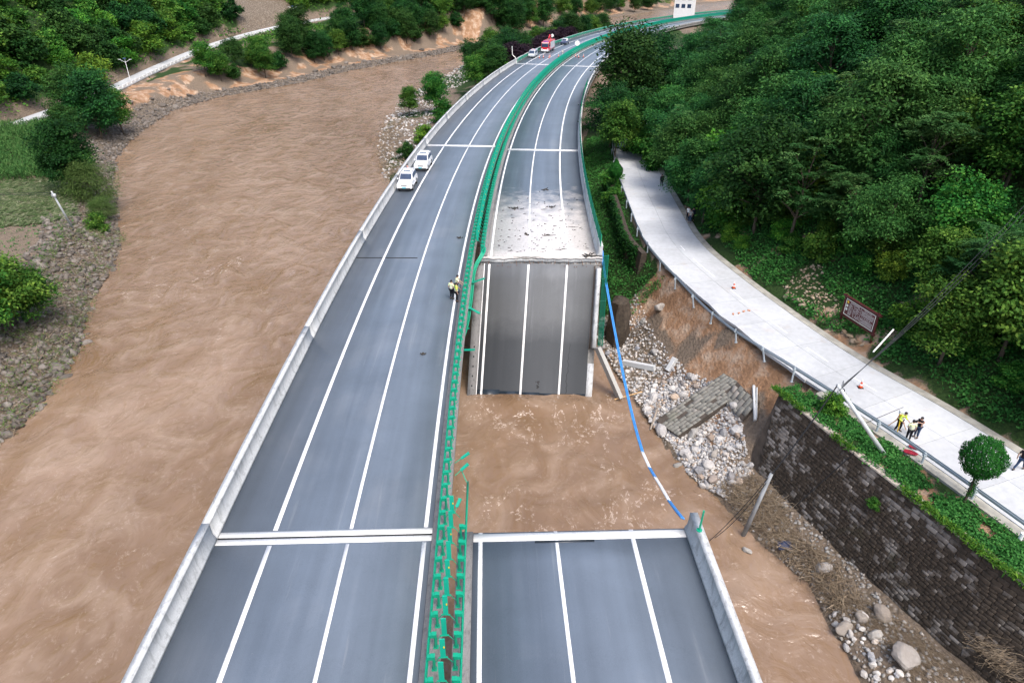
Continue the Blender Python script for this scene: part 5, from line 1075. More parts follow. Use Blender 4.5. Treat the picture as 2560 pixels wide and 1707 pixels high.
extr([(-2.4, .4), (-2.42, .8), (-2.0, 1.1), (-1.3, 1.95), (2.3, 1.98), (2.42, 1.0), (2.4, .4)], .9, .08, C_SIL, 'body', van); panel(van, 'windscreen', [(-.78, -1.98, 1.2), (.78, -1.98, 1.2), (.72, -1.38, 1.86), (-.72, -1.38, 1.86)], GLS, (0, -1, .5))
for sg in (-1, 1):
    panel(van, 'side_window', [(sg*.875, -1.5, 1.2), (sg*.875, 2.1, 1.2), (sg*.84, 2.1, 1.75), (sg*.84, -1.1, 1.75)], GLS, (sg, 0, 0)); panel(van, 'headlight', [(sg*.5, -2.42, .75), (sg*.85, -2.4, .75), (sg*.85, -2.3, .95), (sg*.5, -2.34, .95)], LGT, (0, -1, 0))
    for y in (-1.5, 1.5): wheel(van, sg*.8, y, .34)
for x_ in (-.35, .35): q = MB(); q.tube([(x_, .2, 1.98), (x_, .2, 2.12)], [.14, .1], 10); q.build('roof_beacon', simple('red_beacon', (.7, .05, .03), .3), van)
p = on_deck(1246, 118); s = near_s(p); ft = empty('fire_truck', tuple(H(s, -9.0, .013)), -Hd(s)); tag(ft, 'red and white fire truck with folded crane on the far shoulder', 'fire truck')
extr([(-4.2, .6), (-4.25, 1.2), (-4.1, 2.9), (-3.9, 3.05), (-2.2, 3.05), (-2.2, .6)], 1.22, .06, C_RED, 'cab', ft); extr([(-2.1, .75), (-2.1, 3.15), (3.9, 3.15), (3.9, .75)], 1.22, .02, C_RED, 'body', ft)
panel(ft, 'windscreen', [(-1.05, -4.235, 1.65), (1.05, -4.235, 1.65), (1.0, -4.12, 2.6), (-1.0, -4.12, 2.6)], GLS, (0, -1, 0)); panel(ft, 'name_band', [(-1.1, -4.12, 2.66), (1.1, -4.12, 2.66), (1.08, -4.07, 2.95), (-1.08, -4.07, 2.95)], C_WHT, (0, -1, 0)); q = MB(); q.box((0, -4.3, .72), (2.4, .25, .5)); bevel(q.build('bumper', C_WHT, ft))
for sg in (-1, 1):
    panel(ft, 'cab_window', [(sg*1.21, -3.9, 1.7), (sg*1.21, -2.6, 1.7), (sg*1.17, -2.6, 2.6), (sg*1.17, -3.8, 2.6)], GLS, (sg, 0, 0)); q = MB(); q.box((sg*.9, -4.27, 1.15), (.35, .08, .22)); q.build('headlight', LGT, ft); q = MB(); q.box((sg*1.42, -4.1, 2.2), (.18, .2, .5)); q.build('mirror', BLK, ft)
    for i in range(4): q = MB(); q.box((sg*1.215, -1.4+i*1.45, 1.95), (.04, 1.3, 1.9)); q.build('roller_shutter', C_SIL, ft)
    for y in (-3.2, 1.6, 2.9): wheel(ft, sg*1.05, y, .52, .32)
q = MB(); q.box((0, -3.1, 3.13), (1.6, .35, .18)); q.build('light_bar', simple('blue_beacon', (.1, .12, .5), .2), ft); q = MB(); q.tube([(0, 3.2, 3.1), (0, 3.2, 4.1), (.1, 1.2, 4.5), (.2, -.4, 3.7)], [.28, .24, .2, .16], 8); q.build('crane_arm', C_RED, ft)
p = on_deck(1262, 106); s = near_s(p)+6; pk = empty('pickup', tuple(H(s, -8.9, .013)), -Hd(s)); tag(pk, 'dark pickup truck behind the fire truck', 'pickup')
extr([(-2.6, .5), (-2.62, .95), (-1.3, 1.15), (2.6, 1.15), (2.65, .5)], .95, .06, C_BLU, 'body', pk); extr([(-1.25, 1.12), (-.6, 1.75), (.9, 1.75), (1.1, 1.12)], .88, .15, C_WHT, 'cabin', pk); panel(pk, 'windscreen', [(-.75, -1.2, 1.2), (.75, -1.2, 1.2), (.68, -.68, 1.68), (-.68, -.68, 1.68)], GLS, (0, -1, .5))
for sg in (-1, 1):
    for y in (-1.7, 1.6): wheel(pk, sg*.85, y, .38)
# ------------------------------------------------------------ people
SKIN = simple('skin', (.42, .26, .19), .6, .08); HAIR = simple('black_hair', (.012, .010, .010), .6); SHOE = simple('black_shoe', (.015, .015, .016), .5)
CL = {k_: simple(k_+'_cloth', c_, .85, .15, 6, .15, bmp=.2) for k_, c_ in dict(black=(.014, .015, .02), hivis=(.62, .80, .10), pale_vest=(.72, .80, .50), navy=(.02, .028, .055), jeans=(.03, .055, .11), orange=(.75, .10, .03), grey=(.36, .36, .35), white=(.72, .72, .70), pink=(.62, .30, .28), yellow=(.75, .70, .05)).items()}
def skin_obj(name, nodes, edges, mt, parent, sub=1):
    """nodes: {key:(pos, radius)}; the surface grows round the edges"""
    bm = bmesh.new(); ly = bm.verts.layers.skin.verify(); vm = {}
    for i, (k_, (p, r)) in enumerate(nodes.items()):
        v = bm.verts.new(p); rr = r if isinstance(r, tuple) else (r, r); v[ly].radius = rr; v[ly].use_root = (i == 0); vm[k_] = v
    for a, b in edges: bm.edges.new((vm[a], vm[b]))
    me = bpy.data.meshes.new(name); bm.to_mesh(me); bm.free(); me.materials.append(mt); o = link(name, me, parent)
    s_ = o.modifiers.new('skin', 'SKIN'); s_.use_smooth_shade = True; u_ = o.modifiers.new('sub', 'SUBSURF'); u_.levels = u_.render_levels = sub; return o
def person(loc, rz, label, top='hivis', legs='black', group=None, hl=(-.25, -.05, .80), hr=(.25, -.05, .80), el=None, er=None, fl=(-.11, 0), fr=(.11, 0), lean=0.0, sleeve=True, hair=True, hgt=1.72, under=None, cap=None):
    e = empty('person', tuple(loc), rz); k = hgt/1.72; e.scale = (k, k, k); tag(e, label, 'person', group)
    ly_ = lambda z: -lean*max(0, z-.95)
    P = dict(pel=((0, 0, .96), (.15, .11)), spi=((0, ly_(1.18), 1.18), (.14, .10)), che=((0, ly_(1.36), 1.36), (.165, .11)), nec=((0, ly_(1.49)-.01, 1.49), .055), hd=((0, ly_(1.58)-.025, 1.58), (.078, .09)), top=((0, ly_(1.67)-.02, 1.67), (.07, .085)))
    E = [('pel', 'spi'), ('spi', 'che'), ('che', 'nec'), ('nec', 'hd'), ('hd', 'top')]; A = {}
    for sd_, sg, h_, elb, ft_ in (('l', -1, hl, el, fl), ('r', 1, hr, er, fr)):
        sh = np.array([sg*.19, ly_(1.42), 1.42]); ha = np.array([h_[0], h_[1], h_[2]]); 
        if elb is None:
            md = (sh+ha)/2; dv = np.linalg.norm(ha-sh); bend = math.sqrt(max(.0, .30**2-(dv/2)**2)); elb = md+np.array([sg*.35, .75, -.45])*bend
        wr = ha; fd = (wr-np.array(elb)); fd = fd/np.linalg.norm(fd); A[sd_] = (sh, np.array(elb), wr)
        P.update({sd_+'sh': (tuple(sh), .062), sd_+'el': (tuple(elb), .043), sd_+'wr': (tuple(wr), .03), sd_+'pa': (tuple(wr+fd*.07), (.036, .022))}); E += [('che', sd_+'sh'), (sd_+'sh', sd_+'el'), (sd_+'el', sd_+'wr'), (sd_+'wr', sd_+'pa')]
        sidev = np.cross(fd, [0, 0, 1.0]); sidev = sidev/(np.linalg.norm(sidev)+1e-6)
        for f_, ln_ in enumerate((.07, .08, .075, .06)):
            q_ = wr+fd*(.09+ln_)+sidev*(f_-1.5)*.02+np.array([0, -.012, -.01]); P[sd_+'f%d' % f_] = (tuple(q_), .009); E.append((sd_+'pa', sd_+'f%d' % f_))
        P[sd_+'th'] = (tuple(wr+fd*.07+sidev*-.05+np.array([0, -.02, 0])), .010); E.append((sd_+'wr', sd_+'th'))
        hp = (sg*.095, 0, .90); an = (ft_[0], ft_[1], .085); kn = ((hp[0]+an[0])/2, (hp[1]+an[1])/2-.05-.12*abs(ft_[1]), .50)
        P.update({sd_+'hp': (hp, .095), sd_+'kn': (kn, .06), sd_+'an': (an, .042), sd_+'to': ((an[0], an[1]-.15, .035), (.038, .03))}); E += [('pel', sd_+'hp'), (sd_+'hp', sd_+'kn'), (sd_+'kn', sd_+'an'), (sd_+'an', sd_+'to')]
    body = skin_obj('body', P, E, SKIN, e)
    g = lambda k_, d: (P[k_][0], tuple(r+d for r in P[k_][1]) if isinstance(P[k_][1], tuple) else P[k_][1]+d)
    T = {k_: g(k_, .022) for k_ in ('pel', 'lhp', 'rhp', 'lkn', 'rkn')}; T['lan'] = ((P['lan'][0][0], P['lan'][0][1], .13), .062); T['ran'] = ((P['ran'][0][0], P['ran'][0][1], .13), .062)
    skin_obj('trousers', T, [('pel', 'lhp'), ('lhp', 'lkn'), ('lkn', 'lan'), ('pel', 'rhp'), ('rhp', 'rkn'), ('rkn', 'ran')], CL[legs], e)
    J = {'spi': g('spi', .035), 'che': g('che', .03), 'wst': ((0, ly_(.96), .93), (.19, .15)), 'col': ((0, ly_(1.46), 1.455), .085)}; je = [('spi', 'che'), ('spi', 'wst'), ('che', 'col')]
    for sd_ in 'lr':
        sh, elb, wr = A[sd_]; J[sd_+'sh'] = (tuple(sh), .085); J[sd_+'el'] = (tuple(elb if sleeve else sh+(elb-sh)*.75), .065); je += [('che', sd_+'sh'), (sd_+'sh', sd_+'el')]
        if sleeve: J[sd_+'wr'] = (tuple(elb+(wr-elb)*.85), .05); je.append((sd_+'el', sd_+'wr'))
    skin_obj('jacket' if sleeve else 'shirt', J, je, CL[top], e)
    if top in ('hivis', 'pale_vest'):
        for z_ in (1.06, 1.2):
            q = MB(); q.tube([(0, ly_(z_), z_-.025), (0, ly_(z_), z_+.025)], .19, 14, False)
            o = q.build('reflective_band', CL['white'], e, True); o.scale = (1, .79, 1)
    for sd_ in 'lr':
        a_ = P[sd_+'an'][0]; q = MB(); q.loft([[(a_[0]+x*w_, y_+a_[1], z) for x, z in ((-1, .0), (1, .0), (.8, h_), (-.8, h_))] for y_, w_, h_ in ((.07, .04, .11), (-.02, .05, .12), (-.12, .05, .07), (-.2, .035, .04))]); bevel(q.build('shoe', SHOE, e), .015)
    hx, hy, hz_ = P['hd'][0]
    q = MB(); rr = []
    for i in range(6):
        ph = i/5*math.pi*.55; rr.append([(.098*math.sin(ph)*math.cos(j*6.283/12), hy+.012+.115*math.sin(ph)*math.sin(j*6.283/12)-.02*0, hz_+.035+.125*math.cos(ph)+(.045 if (math.sin(j*6.283/12) < -.3 and i > 3) else 0)) for j in range(12)])
    q.loft(rr, True, True); q.build('cap' if cap else 'hair', CL[cap] if cap else HAIR, e, True)
    q = MB(); q.loft([[(x*.014, hy-.10-y_, hz_-.0+z) for x, z in ((-1, 0), (1, 0), (0, .03))] for y_ in (0, .022)]); q.build('nose', SKIN, e)
    for sg in (-1, 1):
        q = MB(); q.tube([(sg*.032, hy-.088, hz_+.03), (sg*.032, hy-.096, hz_+.03)], .010, 6); q.build('eye', BLK, e); q = MB(); q.tube([(sg*.083, hy+.01, hz_+.01), (sg*.098, hy+.02, hz_+.012)], [.024, .02], 6); q.build('ear', SKIN, e)
    q = MB(); q.box((0, hy-.094, hz_-.05), (.05, .01, .012)); q.build('mouth', CL['pink'], e)
    return e
gA = 'officers at the median guardrail'
p = on_deck(1038, 687); person(p, math.radians(150), 'officer in pale vest and black trousers standing with back turned at the median rail', 'pale_vest', 'black', hl=(-.2, -.12, .95), hr=(.2, -.12, .95), sleeve=False)
p = on_deck(1049, 693); person(p, math.radians(110), 'officer in bright yellow vest leaning a hand on the green rail', 'hivis', 'black', hl=(-.2, -.05, .85), hr=(.28, -.42, .95), sleeve=False)
p = on_deck(1049, 674); person(p, math.radians(75), 'person in vest over blue shirt with arms out on the green rail', 'pale_vest', 'navy', hl=(-.12, -.48, .98), hr=(.2, -.45, .98), sleeve=False, lean=.2)
RP = lambda a, b: gp(a, b, ROADZ+.002)
Z6 = lambda x, y: ((2180+x*.0893)/K, (1000+y*.0893)/K)
p = RP(*Z6(700, 850)); person(p, math.radians(20), 'surveyor in yellow jacket bending over the tripod on the concrete road', 'hivis', 'black', hl=(-.22, -.35, 1.05), hr=(.2, -.4, 1.08), fl=(-.2, .05), fr=(.16, -.05), lean=.35)
p = RP(*Z6(990, 1130)); person(p, math.radians(165), 'helper in pale vest standing with back turned beside the tripod', 'pale_vest', 'black', hl=(-.28, -.1, .85), hr=(.2, -.2, 1.0), sleeve=False)
p = RP(*Z6(1220, 1040)); mc = person(p, math.radians(-70), 'man in black shirt and jeans holding up a camera on the concrete road', 'black', 'jeans', hl=(-.1, -.34, 1.42), hr=(.1, -.36, 1.42), sleeve=False)
d_ = Matrix.Rotation(math.radians(-70), 3, 'Z') @ Vector((0, -.45, 1.46)); q = MB(); q.box((0, 0, 0), (.13, .2, .12)); q.tube([(0, -.1, .02), (0, -.26, .02)], .045, 10); q.box((0, .02, .09), (.04, .16, .05)); o = q.build('video_camera', BLK); o.location = Vector(p)+d_; o.rotation_euler = (0, 0, math.radians(-70)); tag(o, 'black video camera held up by the man in jeans', 'camera')
# survey tripod
tp_ = RP(*Z6(700, 920)); tr = empty('survey_tripod', tuple(tp_)); tag(tr, 'yellow survey tripod with white instrument on the concrete road', 'tripod')
M_TY = simple('tripod_yellow', (.80, .50, .01), .5); M_TW = simple('tripod_wood', (.55, .28, .12), .6)
for i, (px_, py_) in enumerate(((420, 735), (690, 970), (950, 830))):
    f_ = RP(*Z6(px_, py_))-tp_; q = MB(); q.tube([tuple(f_), tuple(f_*.35+np.array([0, .25, .85])*np.array([1, .3, 1])), (0, .3, 1.38)], [.025, .04, .05], 6); q.build('leg', M_TY if i == 1 else M_TW, tr)
q = MB(); q.tube([(0, .3, 1.34), (0, .3, 1.42)], .1, 10); q.build('head_plate', M_TY, tr); q = MB(); q.box((0, .3, 1.56), (.2, .17, .28)); q.tube([(0, .18, 1.6), (0, .42, 1.6)], .045, 8); bevel(q.build('instrument', CL['white'], tr), .02)
person(RP(2338, 1078), math.radians(115), 'man in black shirt and jeans walking along the concrete road edge', 'black', 'jeans', hl=(-.26, -.25, .9), hr=(.26, .12, .88), fl=(-.1, -.34), fr=(.1, .36), sleeve=False)
person(RP(1584, 512), math.radians(-20), 'man in white shirt standing by the slope foot on the concrete road', 'grey', 'jeans', hl=(-.2, -.2, 1.0), hr=(.2, -.2, 1.0), sleeve=False)
person(RP(1590, 508), math.radians(10), 'man in dark jacket beside the man in white on the road', 'navy', 'black'); person(RP(1579, 505), math.radians(-50), 'person in pale top just behind the man in white', 'white', 'black', sleeve=False)
person(RP(1519, 428), math.radians(-20), 'person in black under the overhanging trees on the road', 'black', 'black'); person(RP(1412, 331), math.radians(120), 'worker in orange jacket at the bend by the guardrail', 'orange', 'navy')
for o_, s_, tp__, lb in ((-10.95, 75.6, 'white', 'man in white shirt at the parapet between the two cars'), (-10.95, 77.2, 'pink', 'person in pink top at the parapet behind the man in white')): p = H(s_, o_, .013); person(p, math.radians(-60), lb, tp__, 'grey', sleeve=False)
for (a, b), tp__, lb in (((1187, 131), 'white', 'person in white near the silver van on the far road'), ((1231, 128), 'pink', 'person between the van and the fire truck'), ((1292, 128), 'white', 'person in white walking on the far carriageway')): p = on_deck(a, b); person(p, rng.uniform(0, 6), lb, tp__, 'grey', sleeve=False)
# ------------------------------------------------------------ cones, signs, bricks, bags
ORG = simple('cone_orange', (.78, .10, .03), .5); WHT = simple('cone_white', (.78, .78, .76), .5)
def cone(loc, label, group=None, sc=1.0):
    e = empty('traffic_cone', tuple(loc)); e.scale = (sc,)*3; q = MB(); q.box((0, 0, .02), (.38, .38, .04)); q.build('base', BLK, e); lv_ = [(.04, .16), (.22, .125), (.36, .095), (.52, .063), (.72, .03)]
    for i in range(4):
        (z0, r0), (z1, r1) = lv_[i], lv_[i+1]; q = MB(); q.tube([(0, 0, z0), (0, 0, z1)], [r0, r1], 14); q.build('band', ORG if i % 2 == 0 else WHT, e, True)
    return tag(e, label, 'cone', group)
cone(RP(1685, 662), 'traffic cone alone in mid-road beside the washed-out bank'); cone(RP(1976, 890), 'traffic cone near the top of the fallen pole')
for i, (a, b) in enumerate(((1239, 134), (1248, 133), (1261, 134), (1263, 131), (1283, 131), (1292, 131), (1297, 130), (1322, 131), (1329, 133), (1340, 132), (1202, 132))): cone(on_deck(a, b), 'traffic cone in the line closing the far highway', 'cones closing the far highway', 1.25)
BRK = simple('brick_clay', (.50, .24, .14), .9, .25, 6)
for i, (a, b) in enumerate(((1684, 722), (1697, 720), (1708, 716), (1720, 714))): q = MB(); q.box((0, 0, .05), (.26, .14, .1)); o = bevel(q.build('brick', BRK), .012); o.location = RP(a, b); o.rotation_euler = (0, 0, rng.uniform(0, 3)); tag(o, 'loose brick laid in a row across the concrete road', 'brick', 'bricks laid across the road')
RDB = simple('red_cloth', (.26, .012, .03), .8, .45, 9, bmp=.5)
for (a, b), lb, sc in (((2099, 1028), 'bright red crumpled bag lying on the concrete road', .8), ((2092, 1041), 'dark red crumpled bag under the guardrail', 1.0)):
    me = rock_mesh('bag', RDB, 77 if sc < 1 else 78, 3, .5, 1.2); o = link('bag', me); o.location = RP(a, b)+np.array([0, 0, .1]); o.scale = (.5*sc, .28, .24); o.rotation_euler = (0, 0, -.6); tag(o, lb, 'bag')
sg_ = empty('round_sign', tuple(H(near_s(on_deck(1302, 118)), -.3, .1))); tag(sg_, 'round white sign on a post in the far median', 'sign'); q = MB(); q.tube([(0, 0, 0), (0, 0, 1.9)], .04, 8); q.build('post', M_GALV, sg_); q = MB(); q.tube([(0, -.04, 2.3), (0, -.08, 2.3)], .75, 24); q.build('disc', WHT, sg_)
sg2 = empty('round_sign', tuple(H(near_s(on_deck(1264, 104)), -12.2, 0))); tag(sg2, 'small white sign above the far shoulder rail by the pickup', 'sign'); q = MB(); q.tube([(0, 0, 0), (0, 0, 2.6)], .05, 8); q.build('post', M_GALV, sg2); q = MB(); q.tube([(0, -.05, 2.9), (0, -.09, 2.9)], .5, 20); q.build('disc', WHT, sg2)
q = MB(); p = H(190, -11.8, 0); q.tube([p, p+np.array([-.3, 0, 1.3]), p+np.array([-1.1, 0, 2.0]), p+np.array([-1.2, 0, 4.2])], [.12, .12, .1, .1], 8); tag(q.build('bent_post', WHT), 'bent white post at the end of the parapet before the van', 'post')
# information board on the slope foot
Z5 = lambda x, y: ((2060+x*.0893)/K, (720+y*.0893)/K)
A = hit(*Z5(420, 1040)); d = ray(*Z5(1285, 1555)); B_ = None
B_ = hit(*Z5(1285, 1555)); B_[2] = A[2] = (A[2]+B_[2])/2; uv = (B_-A); Lw = np.linalg.norm(uv[:2]); uv = uv/np.linalg.norm(uv); nv = np.array([uv[1], -uv[0], 0]); nv = nv if nv @ np.array([-A[0], -A[1], 0]) > 0 else -nv
M_BRN = simple('sign_frame', (.075, .012, .014), .55, .3, 4); M_PNL = simple('sign_panel', (.10, .025, .028), .45, .1); M_CRM = simple('sign_border', (.72, .72, .66), .5, .05)
ib = empty('information_board', tuple((A+B_)/2)); tag(ib, 'brown information board with white border and text rows', 'sign'); ii = Matrix.Translation(-ib.location)
def sb(u0, u1, z0, z1, n0, n1, nm, mt, parent=ib):
    P = [A+uv*u+np.array([0, 0, z])+nv*n_ for n_ in (n0, n1) for u, z in ((u0, z0), (u1, z0), (u1, z1), (u0, z1))]; q = MB(); q.add(P, [(0, 3, 2, 1), (4, 5, 6, 7), (0, 1, 5, 4), (1, 2, 6, 5), (2, 3, 7, 6), (3, 0, 4, 7)]); o = q.build(nm, mt, parent); o.matrix_parent_inverse = ii; return o
for u_ in (-.08, Lw-.04): sb(u_, u_+.13, -.6, 2.75, -.07, .07, 'post', M_BRN)
sb(-.3, Lw+.3, 2.5, 2.66, -.09, .09, 'top_rail', M_BRN); sb(-.2, Lw+.2, .72, .86, -.06, .06, 'bottom_rail', M_BRN); sb(.14, Lw-.14, .95, 2.42, -.03, .03, 'panel', M_PNL)
for a_ in ((.14, Lw-.14, .95, 1.01), (.14, Lw-.14, 2.36, 2.42), (.14, .2, 1.0, 2.37), (Lw-.2, Lw-.14, 1.0, 2.37)): sb(*a_, .031, .04, 'border', M_CRM)
M_TXT = simple('sign_text', (.55, .53, .52), .5, .1); sb(Lw*.52, Lw*.525, 1.06, 2.3, .031, .036, 'divider', M_CRM)
for i, (c_, mt) in enumerate((((.36, 2.17), M_YEL), ((.36, 1.83), M_CRM), ((.36, 1.5), M_CRM))): 
    cc = A+uv*c_[0]+np.array([0, 0, c_[1]])+nv*.04; q = MB(); q.add([cc+uv*.12*math.cos(j*.3927)+np.array([0, 0, .12*math.sin(j*.3927)]) for j in range(16)], [tuple(range(16))]); q.build('emblem', mt, ib).matrix_parent_inverse = ii
tx = MB()
def trow(u0, u1, z, h_, dens=.8):
    u = u0
    while u < u1-.03:
        w_ = h_*random.uniform(.6, 1.0)
        if random.random() < dens:
            P = [A+uv*u_+np.array([0, 0, z_])+nv*.0345 for u_, z_ in ((u, z), (u+w_*.8, z), (u+w_*.8, z+h_*.75), (u, z+h_*.75))]; tx.add(P, [(0, 1, 2, 3)])
        u += w_
for z_ in np.arange(1.12, 2.1, .105): trow(.58, Lw*.27, z_, .07); trow(Lw*.30, Lw*.5, z_, .07, .65)
trow(.7, Lw*.48, 2.2, .1)
for z_ in np.arange(1.08, 1.5, .075): trow(Lw*.55, Lw-.28, z_, .055, .95)
for z_ in np.arange(1.72, 2.14, .075): trow(Lw*.55, Lw-.28, z_, .055, .95)
trow(Lw*.58, Lw*.85, 1.58, .085); trow(Lw*.62, Lw*.85, 2.22, .085)
tx.build('text_rows', M_TXT, ib).matrix_parent_inverse = ii
# ------------------------------------------------------------ blue conduit slung across the gap
Apt = H(50.8, 12.1, .3); Bpt = H(13.6, 11.9, .55); pv = Bpt-Apt; pn = np.array([pv[1], -pv[0], 0]); pn /= np.linalg.norm(pn)
def on_plane(px_, py_): d = ray(px_, py_); o = np.array([0, 0, CAMH]); t_ = ((Apt-o) @ pn)/(d @ pn); return o+d*t_
pp = [on_plane(*c) for c in ((1383, 575), (1388, 625), (1399, 690), (1412, 760), (1427, 840), (1443, 915), (1460, 985), (1476, 1038), (1492, 1074), (1505, 1096), (1521, 1122), (1537, 1150), (1553, 1172), (1568, 1190))]
cb = empty('conduit', tuple(pp[0])); tag(cb, 'blue and white banded conduit sagging across the gap of the broken bridge', 'pipe'); ci = Matrix.Translation(-cb.location)
M_PB = simple('blue_pipe', (.05, .24, .60), .5, .2, 2); M_PW = simple('white_pipe', (.72, .74, .76), .4, .1)
for i0, i1, mt in ((0, 7, M_PB), (7, 8, M_PW), (8, 9, M_PB), (9, 11, M_PW), (11, 13, M_PB)):
    for off in (-.06, .06):
        seg = smooth_line(np.array(pp[i0:i1+1]), 2); q = MB(); q.tube([p+pn*off+np.array([0, 0, off*.5]) for p in seg], .058, 8); q.build('pipe_length', mt, cb, True).matrix_parent_inverse = ci
# ------------------------------------------------------------ poles and wires
M_POLE = simple('concrete_pole', (.50, .54, .56), .8, .2, 1.5); M_POLE2 = simple('grey_pole', (.26, .28, .30), .8, .25, 1.5); M_CAB = simple('black_cable', (.02, .022, .026), .6)
def lean_top(base, px_, py_, ln):
    d = ray(px_, py_); o = np.array([0, 0, CAMH])-base; a = d @ d; b = 2*o @ d; c = o @ o-ln*ln; D_ = b*b-4*a*c
    t_ = (-b-math.sqrt(max(D_, 0)))/(2*a); return np.array([0, 0, CAMH])+d*t_
bA = gp(2030, 1042, ROADZ-.2); tA = lean_top(bA, 1924, 884, 6.8); pa = empty('utility_pole', tuple(bA)); tag(pa, 'pale concrete pole leaning from the verge over the guardrail', 'pole'); pi_ = Matrix.Translation(-pa.location)
q = MB(); q.tube([bA-(tA-bA)*.05, tA], [.17, .105], 12); q.build('shaft', M_POLE, pa, True).matrix_parent_inverse = pi_
ax_ = np.array([.55, .75, 0]); e1 = tA+(tA-bA)/6.8*-.35; q = MB(); q.tube([e1-ax_*.8, e1+ax_*.8], .045, 6); q.tube([e1-ax_*.75+np.array([0, 0, .05]), e1-ax_*.75+np.array([0, 0, .25])], .05, 6); q.tube([e1+ax_*.75+np.array([0, 0, .05]), e1+ax_*.75+np.array([0, 0, .25])], .05, 6); q.build('cross_arm', M_POLE2, pa).matrix_parent_inverse = pi_
q = MB(); q.tube([e1+np.array([.25+.13*math.cos(a), .1, -.25+.18*math.sin(a)]) for a in np.linspace(0, 6.283, 14)], .03, 5); q.build('cable_coil', M_CAB, pa).matrix_parent_inverse = pi_
bB = gp(1706, 1232, WATER-.05); tB = lean_top(bB, 1772, 1088, 6.4); q = MB(); q.tube([bB-(tB-bB)*.08, tB], [.17, .12], 12); tag(q.build('utility_pole', M_POLE2, None, True), 'grey pole standing in the flood debris at the water edge', 'pole')
def cable(a, b, sag, r, label, n=14, side=0.0):
    a, b = np.array(a), np.array(b); q = MB(); q.tube([a+(b-a)*t_+np.array([side, 0, -4*sag*t_*(1-t_)]) for t_ in np.linspace(0, 1, n)], r, 5); return tag(q.build('cable', M_CAB), label, 'cable')
far_top = np.array([0, 0, CAMH])+ray(2420, 400)*52
cable(tA, tB+np.array([0, 0, -.1]), .25, .045, 'thick black cable from the leaning pole down to the grey pole')
for k_, lb in enumerate(('upper overhead wire running from the leaning pole up into the trees', 'middle overhead wire running from the leaning pole up into the trees', 'lower overhead wire running from the leaning pole up into the trees')): cable(e1+ax_*(.4*k_-.4), far_top+np.array([.35*k_, 0, -.25*k_]), .5+.15*k_, .022, lb)
wq = ray(2052, 757); wq2 = ray(2006, 808); q = MB(); q.tube([np.array([0, 0, CAMH])+wq*48, np.array([0, 0, CAMH])+wq2*46.5], .055, 6); tag(q.build('white_wire_piece', WHT), 'white segment on the overhead wires above the slope foot', 'cable sleeve')  # short straight white tube drawn along the overhead wires
for k_, (a, b), lb in ((0, (1628, 1243), 'left slack wire from the grey pole into the water'), (1, (1640, 1236), 'right slack wire from the grey pole into the water')): cable(tB+np.array([0, 0, -.25*k_]), gp(a, b, WATER), .35+.3*k_, .025, lb)
cable(WL(8.6, -.05, .05), WL(6.6, 6.0, .25), .0, .035, 'black drain cable hanging down the face of the retaining wall')
cable(RP(2075, 935), RP(1945, 990), -.02, .02, 'thin dark cable lying across the concrete road')
bL = hit(168, 527); tL = lean_top(bL, 118, 440, 7.0); q = MB(); q.tube([bL-(tL-bL)*.05, tL], [.15, .1], 10); q.box(tL*.9+bL*.1, (.5, .25, .45)); tag(q.build('utility_pole', M_POLE, None, True), 'leaning pole with a transformer box at the left field edge', 'pole')
for k_, lb in enumerate(('upper sagging wire from the left leaning pole over the field', 'lower sagging wire from the left leaning pole over the field')): cable(tL-np.array([0, 0, .2+.3*k_]), np.array([-150, 88+4*k_, 0.]), 1.0, .03, lb)
# ------------------------------------------------------------ river road, lamps and field on the left
lr3 = smooth_line(LEFT_ROAD, 2); q = MB(); d_ = np.gradient(lr3[:, :2], axis=0); d_ /= np.linalg.norm(d_, axis=1)[:, None]; nn = np.stack([d_[:, 1], -d_[:, 0]], 1)
q.add([(p[0]+n_[0]*o, p[1]+n_[1]*o, p[2]+z) for p, n_ in zip(lr3, nn) for o, z in ((-2.3, .12), (2.3, .12), (2.3, -.2), (-2.3, -.2))], [(4*i+j, 4*i+(j+1) % 4, 4*i+4+(j+1) % 4, 4*i+4+j) for i in range(len(lr3)-1) for j in range(4)])
tag(q.build('river_road', M_SLAB), 'pale narrow road along the foot of the left hillside', None, None, 'structure')
rail2 = empty('roadside_wall', (0, 0, 0)); tag(rail2, 'low white kerb wall along the outer edge of the river road', 'wall'); LRS = arc(lr3)
def LRp(a, o, z=0.): return np.array([np.interp(a, LRS, lr3[:, 0]), np.interp(a, LRS, lr3[:, 1]), np.interp(a, LRS, lr3[:, 2])+z])+o*np.array([np.interp(a, LRS, nn[:, 0]), np.interp(a, LRS, nn[:, 1]), 0])
q = MB(); q.box((0, 0, .32), (1.6, .3, .64)); KB = q.mesh('kerb_block', simple('white_kerb', (.62, .63, .62), .8))
for a in np.arange(95, 420, 2.4):
    o = link('kerb_block', KB, rail2); o.location = LRp(a, 2.15, .05); t0, t1 = LRp(a-1, 2.1), LRp(a+1, 2.1); o.rotation_euler = (0, 0, math.atan2(t1[1]-t0[1], t1[0]-t0[0]))
M_LMP = simple('lamp_white', (.70, .72, .74), .4)
